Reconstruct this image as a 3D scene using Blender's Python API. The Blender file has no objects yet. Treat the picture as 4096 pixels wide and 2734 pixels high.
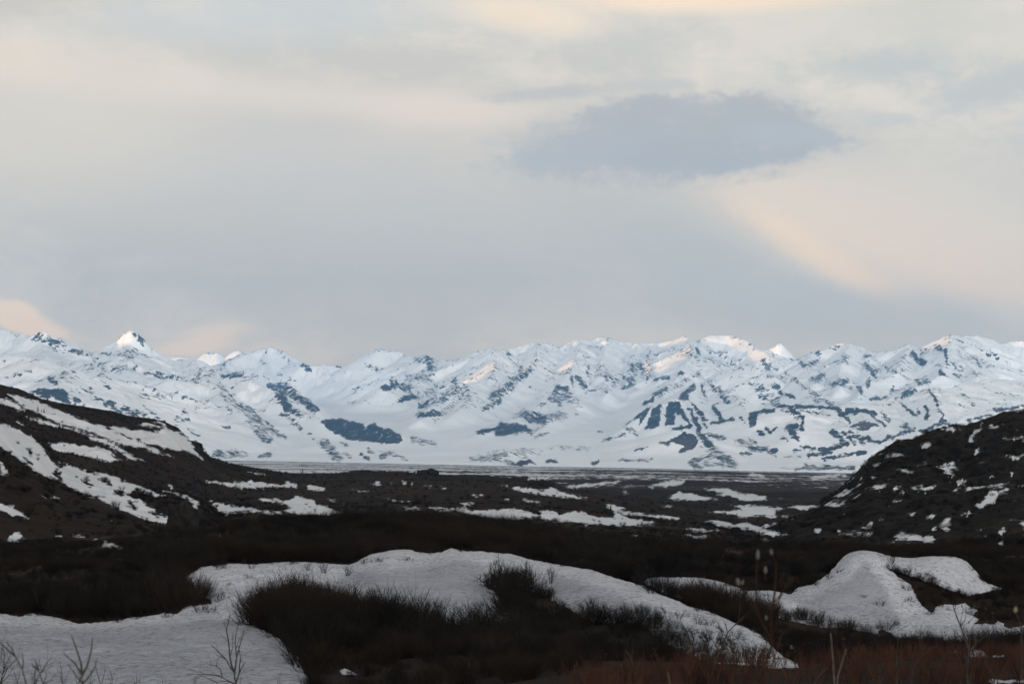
# tunable light and air
import math
SUN_AZ = math.radians(-118); SUN_EL = math.radians(6.0); SUN_E = 5.0
BLOCKER_D = 12000; BLOCKER_T = [-21000,-13000,-12600,-11200,-10800,-7300,-7000,-6500,-6200,-3800,-3750,-3300,-3200,-2150,-2050,-1900,-1830,-560,-430,300,450,2200,2400,2900,3200,9000,27000]
BLOCKER_H = [3600,3600,3170,3170,3600,3600,3190,3190,3600,3750,3640,3640,3750,3640,3000,3000,3640,3640,2240,2240,3600,3640,3600,3600,3640,3000,2200]
HAZE_D = 1.8e-5; HAZE_C = (.17, .47, .86, 1)
SKYK = (1.66, 1.44, 1.22)
ZENITH, BACK = .055, 5.5
# x, y (photograph), half width, half height, tilt deg, colour, strength, softness, rough, fine
CLOUDS = [
 (1750, 900, 1900, 520, -3, (189, 188, 184), .75, .6, .25, .03),
 (1000, 620, 900, 220, -5, (192, 194, 196), .7, .7, .2, .03),
 (700, 370, 1200, 60, -3, (211, 208, 204), .6, .8, .3, .1),
 (1780, 450, 330, 70, 0, (217, 210, 204), .6, .7, .2, .12),
 (200, 500, 520, 330, 0, (208, 207, 200), .7, .8, .2, .05),
 (50, 280, 180, 60, -8, (216, 209, 201), .5, .8, .2, .1),
 (1100, 50, 700, 110, 3, (186, 196, 205), .8, .8, .2, .08),
 (120, 40, 330, 70, 8, (184, 185, 186), .7, .7, .2, .15),
 (2100, 60, 260, 60, -8, (226, 216, 200), .7, .7, .2, .2),
 (2950, 0, 560, 55, 0, (236, 220, 198), .9, .6, .1, .05),
 (3700, 150, 800, 160, 0, (196, 200, 199), .7, .8, .2, .05),
 (3050, 770, 560, 90, -24, (214, 209, 202), .6, .9, .15, .06),
 (3740, 1030, 720, 170, -16, (230, 215, 196), .9, .7, .2, .08),
 (3750, 900, 620, 120, -14, (218, 210, 200), .7, .8, .2, .08),
 (3330, 1060, 340, 60, -32, (236, 218, 193), .95, .8, .15, .08),
 (3950, 760, 600, 130, -10, (210, 207, 200), .6, .8, .1, .05),
 (2700, 985, 420, 120, -25, (184, 187, 186), .85, .6, .1, .04),
 (3500, 1290, 760, 110, -6, (186, 189, 191), .9, .6, .1, .04),
 (2640, 590, 500, 135, 1, (165, 171, 180), .95, .5, .1, .2),
 (2460, 470, 120, 62, 0, (165, 171, 180), .9, .5, .08, .24),
 (2590, 455, 110, 60, 0, (165, 171, 180), .9, .5, .08, .24),
 (2760, 450, 150, 62, 0, (165, 171, 180), .9, .5, .08, .24),
 (2990, 440, 95, 55, 0, (165, 171, 180), .9, .5, .08, .24),
 (3060, 510, 220, 85, -10, (165, 171, 180), 1.0, .45, .08, .2),
 (3160, 560, 210, 46, -6, (168, 176, 186), 1.0, .35, .05, .2),
 (2300, 620, 300, 62, 8, (170, 177, 186), .9, .4, .05, .2),
 (2950, 650, 280, 36, 8, (165, 171, 180), .9, .35, .05, .2),
 (2600, 610, 360, 70, 0, (160, 167, 180), .4, .8, .2, .1),
 (2200, 372, 270, 26, 4, (180, 184, 189), .9, .6, .05, .25),
 (2670, 345, 130, 24, 0, (184, 188, 192), .9, .6, .05, .25),
 (1960, 570, 60, 22, 0, (188, 192, 195), .8, .6, .05, .25),
 (3540, 290, 300, 65, 0, (180, 188, 193), .9, .6, .08, .2),
 (3980, 390, 260, 70, 12, (180, 187, 193), .85, .6, .08, .2),
 (3540, 500, 140, 30, 0, (186, 192, 195), .85, .6, .08, .2),
 (60, 1275, 120, 56, -18, (238, 224, 204), 1.0, .3, .06, .1),
 (150, 1330, 130, 45, -15, (234, 218, 200), .9, .5, .06, .1),
 (860, 1330, 130, 30, 8, (224, 214, 203), .8, .6, .06, .15),
 (780, 1390, 140, 32, 8, (226, 215, 202), .8, .5, .06, .15),
 (1080, 1402, 90, 26, 0, (208, 204, 200), .9, .5, .06, .1),
]
import bpy, math, random
import numpy as np
from mathutils import Vector
random.seed(7)
RNG = np.random.default_rng(11)
C = bpy.context.scene.collection
F, CX, H0, EZ = 7964.0, 2048.0, 1817.0, 62.0     # lens, image centre, eye level, eye height above the far plain

# ------------------------------------------------------------------ helpers
def panel(ox, oy, k):
    return lambda pts: [(ox + p[0] * k, oy + p[1] * k) + tuple(p[2:]) for p in pts]
M1, M2, M3, M4 = (panel(o, 1150, .5102) for o in (0, 1000, 2000, 2996))
B1, B2, B3, B4 = (panel(o, 1850, .5638) for o in (0, 1000, 2000, 2996))
N1 = panel(0, 2300, .4683); N2 = panel(2000, 2134, .4257); N3 = panel(2850, 2134, .3827)
N4 = panel(3400, 2134, .3826); N6 = panel(600, 1750, .7663)
SS = lambda pts: pts

def W(px, py, Y):
    return np.array([(px - CX) / F * Y, Y, EZ - (py - H0) / F * Y])

def hsh(ix, iy, seed):
    n = (ix.astype(np.int64) * 374761393 + iy.astype(np.int64) * 668265263 + seed * 974634777) & 0xffffffff
    n = ((n ^ (n >> 13)) * 1274126177) & 0xffffffff
    n = (n ^ (n >> 16)) & 0xffffffff
    return n.astype(np.float32) / np.float32(4294967295.0)
def vnoise(x, y, seed=0):
    x = np.asarray(x, np.float32); y = np.asarray(y, np.float32)
    ix = np.floor(x); iy = np.floor(y); fx = x - ix; fy = y - iy
    def g(a, b):
        an = hsh(ix + a, iy + b, seed) * np.float32(6.2831853)
        return np.cos(an) * (fx - a) + np.sin(an) * (fy - b)
    ux = fx * fx * fx * (fx * (fx * 6 - 15) + 10); uy = fy * fy * fy * (fy * (fy * 6 - 15) + 10)
    a = g(0, 0); b = g(1, 0); c = g(0, 1); d = g(1, 1)
    return ((a + (b - a) * ux) + ((c + (d - c) * ux) - (a + (b - a) * ux)) * uy) * 1.5
def fbm(x, y, seed=0, oct=4, gain=.5):
    s = 0; a = 1.0; t = 0
    for i in range(oct):
        s = s + a * vnoise(x * 2.03 ** i + 13.7 * i, y * 2.03 ** i - 7.1 * i, seed + i); t += a; a *= gain
    return s / t
def ridged(x, y, seed=0, oct=4, gain=.55):
    s = 0; a = 1.0; t = 0
    for i in range(oct):
        s = s + a * (1 - np.abs(vnoise(x * 2.03 ** i + 3.7 * i, y * 2.03 ** i - 9.1 * i, seed + i)) * 1.6); t += a; a *= gain
    return s / t
def sstep(a, b, x):
    t = np.clip((x - a) / (b - a), 0, 1); return t * t * (3 - 2 * t)

def tag(o, label=None, cat=None, group=None, kind=None):
    if label: o['label'] = label
    if cat: o['category'] = cat
    if group: o['group'] = group
    if kind: o['kind'] = kind
    return o
def mesh_np(name, V, Fc, mat, attrs=None, smooth=True, parent=None, loc=None):
    V = np.asarray(V, np.float32); Fc = np.asarray(Fc, np.int32)
    me = bpy.data.meshes.new(name)
    k = Fc.shape[1]
    me.vertices.add(len(V)); me.vertices.foreach_set('co', V.ravel())
    me.loops.add(Fc.size); me.loops.foreach_set('vertex_index', Fc.ravel())
    me.polygons.add(len(Fc)); me.polygons.foreach_set('loop_start', np.arange(0, Fc.size, k, dtype=np.int32))
    me.update(calc_edges=True)
    me.polygons.foreach_set('use_smooth', np.full(len(Fc), smooth, bool))
    for an, av in (attrs or {}).items():
        a = me.attributes.new(an, 'FLOAT', 'POINT'); a.data.foreach_set('value', np.asarray(av, np.float32).ravel())
    if mat: me.materials.append(mat)
    me.update()
    o = bpy.data.objects.new(name, me); C.objects.link(o)
    if parent: o.parent = parent
    if loc is not None: o.location = loc
    return o
def grid_faces(nr, nc, keep=None):
    i = np.arange(nr * nc, dtype=np.int32).reshape(nr, nc)
    f = np.stack([i[:-1, :-1], i[:-1, 1:], i[1:, 1:], i[1:, :-1]], -1).reshape(-1, 4)
    return f if keep is None else f[keep.ravel()]
def grid_mesh(name, X, Y, Z, mat, attrs=None):
    nr, nc = X.shape
    return mesh_np(name, np.stack([X, Y, Z], -1).reshape(-1, 3), grid_faces(nr, nc), mat, attrs)

# ---- rasters in which traced outlines are turned into distances before they are laid on the terrain
RX0, RX1, RY0, RY1, RS = -700, 4900, 1250, 2900, 2.5
rx = np.arange(RX0, RX1, RS, dtype=np.float32); ry = np.arange(RY0, RY1, RS, dtype=np.float32)
class Raster:
    def __init__(s, v): s.a = np.full((len(ry), len(rx)), v, np.float32)
    def sample(s, px, py):
        fx = np.clip((px - RX0) / RS, 0, len(rx) - 1.001); fy = np.clip((py - RY0) / RS, 0, len(ry) - 1.001)
        ix = fx.astype(np.int32); iy = fy.astype(np.int32); tx = fx - ix; ty = fy - iy; a = s.a
        return (a[iy, ix] * (1 - tx) + a[iy, ix + 1] * tx) * (1 - ty) + (a[iy + 1, ix] * (1 - tx) + a[iy + 1, ix + 1] * tx) * ty
def win(x0, x1, y0, y1, m):
    i0 = max(0, int((y0 - m - RY0) / RS)); i1 = min(len(ry), int((y1 + m - RY0) / RS) + 2)
    j0 = max(0, int((x0 - m - RX0) / RS)); j1 = min(len(rx), int((x1 + m - RX0) / RS) + 2)
    return i0, i1, j0, j1
def psdf(P, X, Y):
    P = np.asarray(P, np.float32); d = np.full(X.shape, 1e9, np.float32); ins = np.zeros(X.shape, bool)
    n = len(P)
    for i in range(n):
        x0, y0 = P[i]; x1, y1 = P[(i + 1) % n]; ex, ey = x1 - x0, y1 - y0
        L = ex * ex + ey * ey + 1e-9
        t = np.clip(((X - x0) * ex + (Y - y0) * ey) / L, 0, 1)
        d = np.minimum(d, (X - x0 - t * ex) ** 2 + (Y - y0 - t * ey) ** 2)
        if y0 != y1:
            c = ((y0 > Y) != (y1 > Y)) & (X < (x1 - x0) * (Y - y0) / (y1 - y0) + x0); ins ^= c
    d = np.sqrt(d); return np.where(ins, d, -d)
def add_poly(R, P, m=40, op=np.maximum, warp=None):
    P = np.asarray(P); i0, i1, j0, j1 = win(P[:, 0].min(), P[:, 0].max(), P[:, 1].min(), P[:, 1].max(), m)
    if i1 <= i0 or j1 <= j0: return
    X, Y = np.meshgrid(rx[j0:j1], ry[i0:i1])
    if warp: X, Y = warp(X, Y)
    R.a[i0:i1, j0:j1] = op(R.a[i0:i1, j0:j1], psdf(P, X, Y))
# ------------------------------------------------------------------ materials
class NT:
    def __init__(s, tree): s.t = tree; s.n = tree.nodes; s.l = tree.links
    def node(s, typ, **kw):
        n = s.n.new(typ)
        for k, v in kw.items():
            if k.startswith('i_'):
                key = k[2:]; key = int(key) if key.isdigit() else key.replace('_', ' ')
                sock = n.inputs[key]
                if hasattr(v, 'is_output') or isinstance(v, bpy.types.NodeSocket): s.l.new(v, sock)
                else: sock.default_value = v
            else: setattr(n, k, v)
        return n
    def math(s, op, a, b=0.0, c=0.0, clamp=False):
        n = s.n.new('ShaderNodeMath'); n.operation = op; n.use_clamp = clamp
        for i, v in enumerate((a, b, c)):
            if isinstance(v, bpy.types.NodeSocket): s.l.new(v, n.inputs[i])
            else: n.inputs[i].default_value = v
        return n.outputs[0]
    def noise(s, vec, scale, detail=4, rough=.55, dist=0.0):
        n = s.n.new('ShaderNodeTexNoise'); s.l.new(vec, n.inputs['Vector'])
        n.inputs['Scale'].default_value = scale; n.inputs['Detail'].default_value = detail
        n.inputs['Roughness'].default_value = rough; n.inputs['Distortion'].default_value = dist
        return n.outputs[0]
    def ramp(s, v, a, b, c=0.0, d=1.0, smooth=True):
        n = s.n.new('ShaderNodeMapRange'); n.interpolation_type = 'SMOOTHSTEP' if smooth else 'LINEAR'
        s.l.new(v, n.inputs['Value'])
        for k, q in zip((1, 2, 3, 4), (a, b, c, d)): n.inputs[k].default_value = q
        return n.outputs[0]
    def mix(s, f, a, b, blend='MIX'):
        n = s.n.new('ShaderNodeMix'); n.data_type = 'RGBA'; n.blend_type = blend
        for key, v in ((0, f), (6, a), (7, b)):
            if isinstance(v, bpy.types.NodeSocket): s.l.new(v, n.inputs[key])
            elif key == 0: n.inputs[0].default_value = v
            else: n.inputs[key].default_value = (*v, 1) if len(v) == 3 else v
        return n.outputs[2]
    def attr(s, name):
        n = s.n.new('ShaderNodeAttribute'); n.attribute_name = name; return n.outputs['Fac']
    def comb(s, x, y, z):
        n = s.n.new('ShaderNodeCombineXYZ')
        for i, v in enumerate((x, y, z)):
            if isinstance(v, bpy.types.NodeSocket): s.l.new(v, n.inputs[i])
            else: n.inputs[i].default_value = v
        return n.outputs[0]
    def pos(s):
        return s.n.new('ShaderNodeNewGeometry').outputs['Position']
    def sep(s, v):
        n = s.n.new('ShaderNodeSeparateXYZ'); s.l.new(v, n.inputs[0]); return n.outputs
    def bump(s, h, strength, dist):
        n = s.n.new('ShaderNodeBump'); s.l.new(h, n.inputs['Height'])
        n.inputs['Strength'].default_value = strength; n.inputs['Distance'].default_value = dist; return n.outputs[0]
def new_mat(name, rough=.9, spec=.2):
    m = bpy.data.materials.new(name); m.use_nodes = True; t = NT(m.node_tree)
    b = m.node_tree.nodes['Principled BSDF']; b.inputs['Roughness'].default_value = rough
    b.inputs['Specular IOR Level'].default_value = spec
    return m, t, b
def simple_mat(name, col, rough=.85, var=.3, scale=30, spec=.15):
    m, t, b = new_mat(name, rough, spec)
    n = t.noise(t.pos(), scale)
    t.l.new(t.mix(t.ramp(n, .3, .7), tuple(c * (1 - var) for c in col), tuple(c * (1 + var) for c in col)), b.inputs['Base Color'])
    return m

SNOW_FAR = (.86, .89, .92)
# mountains: snow with rock breaking through in streaks that run down the slope
def mat_mountain():
    m, t, b = new_mat('mountain_snow_and_rock', .9, .1)
    dens, s_, d_ = t.attr('rock'), t.attr('along'), t.attr('down')
    vec = t.comb(t.math('MULTIPLY', s_, 1 / 44.), t.math('MULTIPLY', d_, 1 / 95.), 0)
    n1 = t.noise(vec, 1.0, 6, .68, .3)
    mp = t.n.new('ShaderNodeMapping'); t.l.new(t.pos(), mp.inputs['Vector']); mp.inputs['Scale'].default_value = (1, .8, .6)
    n2 = t.noise(mp.outputs[0], 1 / 60., 6, .70, .4)
    n = t.math('ADD', t.math('MULTIPLY', n1, .32), t.math('MULTIPLY', n2, .68))
    x = t.math('SUBTRACT', dens, t.ramp(n, .41, .59, 0.05, .95, False))
    rock = t.ramp(x, -.03, .06)
    rn = t.noise(t.pos(), 1 / 260., 5)
    rc = t.mix(t.ramp(rn, .3, .7), (.028, .033, .042), (.060, .062, .066))
    rc = t.mix(t.attr('brown'), rc, (.12, .09, .078))
    sn = t.mix(t.ramp(t.noise(t.pos(), 1 / 900., 4), .3, .7), (.82, .86, .90), (.90, .92, .94))
    t.l.new(t.mix(rock, sn, rc), b.inputs['Base Color'])
    hb = t.math('ADD', t.math('MULTIPLY', n1, 22.), t.math('MULTIPLY', t.noise(t.pos(), 1 / 420., 6, .6), 60.))
    t.l.new(t.bump(hb, .55, 1.0), b.inputs['Normal'])
    return m
# ground: dark dwarf-birch tundra with lying snow
def mat_ground():
    m, t, b = new_mat('tundra_and_snow', .95, .05)
    P = t.pos(); sp = t.sep(P)
    sn = t.attr('snow'); hz = t.attr('fine')
    big = t.noise(P, 1 / 90., 4); mid = t.noise(P, 1 / 9., 5, .6); fine = t.noise(P, 1.3, 5, .65)
    c = t.mix(t.ramp(mid, .3, .72), (.004, .0035, .0033), (.015, .0115, .0097))
    c = t.mix(t.ramp(big, .45, .7, 0, .7), c, (.018, .0115, .0085))
    c = t.mix(t.ramp(t.noise(P, 1 / 34., 4, .6), .5, .66, 0, .6), c, (.026, .019, .012))
    c = t.mix(t.attr('tan'), c, (.085, .058, .033))
    rk = t.mix(t.ramp(t.noise(P, .35, 6, .7), .35, .7), (.004, .004, .004), (.018, .017, .016))
    c = t.mix(t.attr('rocky'), c, rk)
    bandc = t.noise(t.comb(t.math('MULTIPLY', sp[0], 1 / 700.), t.math('MULTIPLY', sp[1], 1 / 260.), 8.1), 1.0, 5, .6)
    c = t.mix(t.math('MULTIPLY', t.ramp(bandc, .42, .6), t.math('MAXIMUM', t.attr('plain'), .25)), c, (.036, .027, .025))
    # far plain: dark scrub mottled with thin lying snow, streaky
    stre = t.noise(t.comb(t.math('MULTIPLY', sp[0], 1 / 190.), t.math('MULTIPLY', sp[1], 1 / 420.), 0), 1.0, 7, .68)
    dots = t.noise(t.comb(t.math('MULTIPLY', sp[0], 1 / 16.), t.math('MULTIPLY', sp[1], 1 / 120.), 0), 1.0, 4, .75)
    band = t.noise(t.comb(t.math('MULTIPLY', sp[0], 1 / 1500.), t.math('MULTIPLY', sp[1], 1 / 900.), 4.4), 1.0, 3, .6)
    pl = t.math('ADD', t.math('ADD', t.math('MULTIPLY', stre, .35), t.math('MULTIPLY', dots, .30)), t.math('MULTIPLY', band, .35))
    pls = t.math('MULTIPLY', t.ramp(t.math('ADD', pl, t.attr('white')), .51, .57), t.attr('plain'))
    e = t.math('ADD', sn, t.math('MULTIPLY', t.math('SUBTRACT', fine, .5), t.math('MULTIPLY', hz, 16.)))
    e = t.math('ADD', e, t.math('MULTIPLY', t.math('SUBTRACT', mid, .5), 16.))
    f = t.math('MAXIMUM', t.ramp(e, -3.2, 3.6), pls)
    sc = t.mix(t.ramp(mid, .3, .7), (.50, .53, .575), (.58, .61, .65))
    t.l.new(t.mix(f, c, sc), b.inputs['Base Color'])
    t.l.new(t.bump(t.math('ADD', mid, t.math('MULTIPLY', fine, .12)), .5, 1.6), b.inputs['Normal'])
    return m
# old spring snow, granular and a little dirty; base darkened in place of foreground shade
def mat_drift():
    m, t, b = new_mat('old_granular_snow_shade_toned', .8, .25)
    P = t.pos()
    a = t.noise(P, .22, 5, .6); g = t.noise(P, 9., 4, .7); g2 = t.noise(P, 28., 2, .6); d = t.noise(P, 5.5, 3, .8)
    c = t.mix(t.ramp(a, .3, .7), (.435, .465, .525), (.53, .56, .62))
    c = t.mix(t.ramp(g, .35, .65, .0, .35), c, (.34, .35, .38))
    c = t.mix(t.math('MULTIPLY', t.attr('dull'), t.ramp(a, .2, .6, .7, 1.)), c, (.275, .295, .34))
    c = t.mix(t.ramp(t.noise(P, 1.4, 5, .7), .36, .64, 0, .16), c, (.32, .345, .395))  # mottling darkens the colour in place of sun-cup shading
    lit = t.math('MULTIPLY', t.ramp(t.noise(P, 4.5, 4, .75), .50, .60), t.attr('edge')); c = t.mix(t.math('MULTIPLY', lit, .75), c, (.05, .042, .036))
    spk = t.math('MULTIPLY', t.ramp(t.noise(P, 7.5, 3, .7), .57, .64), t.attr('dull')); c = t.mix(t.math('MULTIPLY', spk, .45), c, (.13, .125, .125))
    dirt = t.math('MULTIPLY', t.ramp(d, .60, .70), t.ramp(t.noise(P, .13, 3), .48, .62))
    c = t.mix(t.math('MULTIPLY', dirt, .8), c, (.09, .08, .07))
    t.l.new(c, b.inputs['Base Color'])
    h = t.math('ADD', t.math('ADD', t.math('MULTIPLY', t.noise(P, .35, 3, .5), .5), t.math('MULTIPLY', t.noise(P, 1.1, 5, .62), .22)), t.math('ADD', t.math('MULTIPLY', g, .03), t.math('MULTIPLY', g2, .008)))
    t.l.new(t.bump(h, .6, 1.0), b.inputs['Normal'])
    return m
def mat_brush():
    m, t, b = new_mat('brush_twigs', .85, .1)
    P = t.pos(); oi = t.n.new('ShaderNodeObjectInfo').outputs['Random']
    big = t.noise(P, 1 / 22., 3)
    c = t.mix(t.math('POWER', oi, 2.5), (.0022, .0021, .0021), (.017, .0145, .0135))
    c = t.mix(t.ramp(big, .46, .64, 0, .8), c, (.0115, .0080, .0060))
    t.l.new(c, b.inputs['Base Color'])
    return m
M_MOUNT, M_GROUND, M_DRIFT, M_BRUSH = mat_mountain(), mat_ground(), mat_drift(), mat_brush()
M_TWIG = simple_mat('dark_willow_bark', (.032, .027, .026), scale=60)
M_GREY = simple_mat('grey_bare_bark', (.036, .034, .034), scale=60)
M_PALE = simple_mat('weathered_pale_wood', (.085, .078, .07), scale=40)
M_RED = simple_mat('reddish_willow_bark', (.030, .0130, .0075), scale=.9, var=.8)
M_CATKIN = simple_mat('silky_grey_catkin', (.065, .06, .055), scale=200)
M_YCATKIN = simple_mat('yellowish_catkin', (.13, .12, .065), scale=200)
M_SPRUCE = simple_mat('spruce_needles', (.018, .021, .016), scale=3)
def mat_rock():
    m, t, b = new_mat('dark_lichened_rock', .9, .15)
    P = t.pos(); n = t.noise(P, .5, 6, .65)
    t.l.new(t.mix(t.ramp(n, .35, .7), (.005, .0047, .0047), (.017, .015, .014)), b.inputs['Base Color'])
    t.l.new(t.bump(n, .8, 1.5), b.inputs['Normal'])
    return m
M_ROCK = mat_rock()
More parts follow.
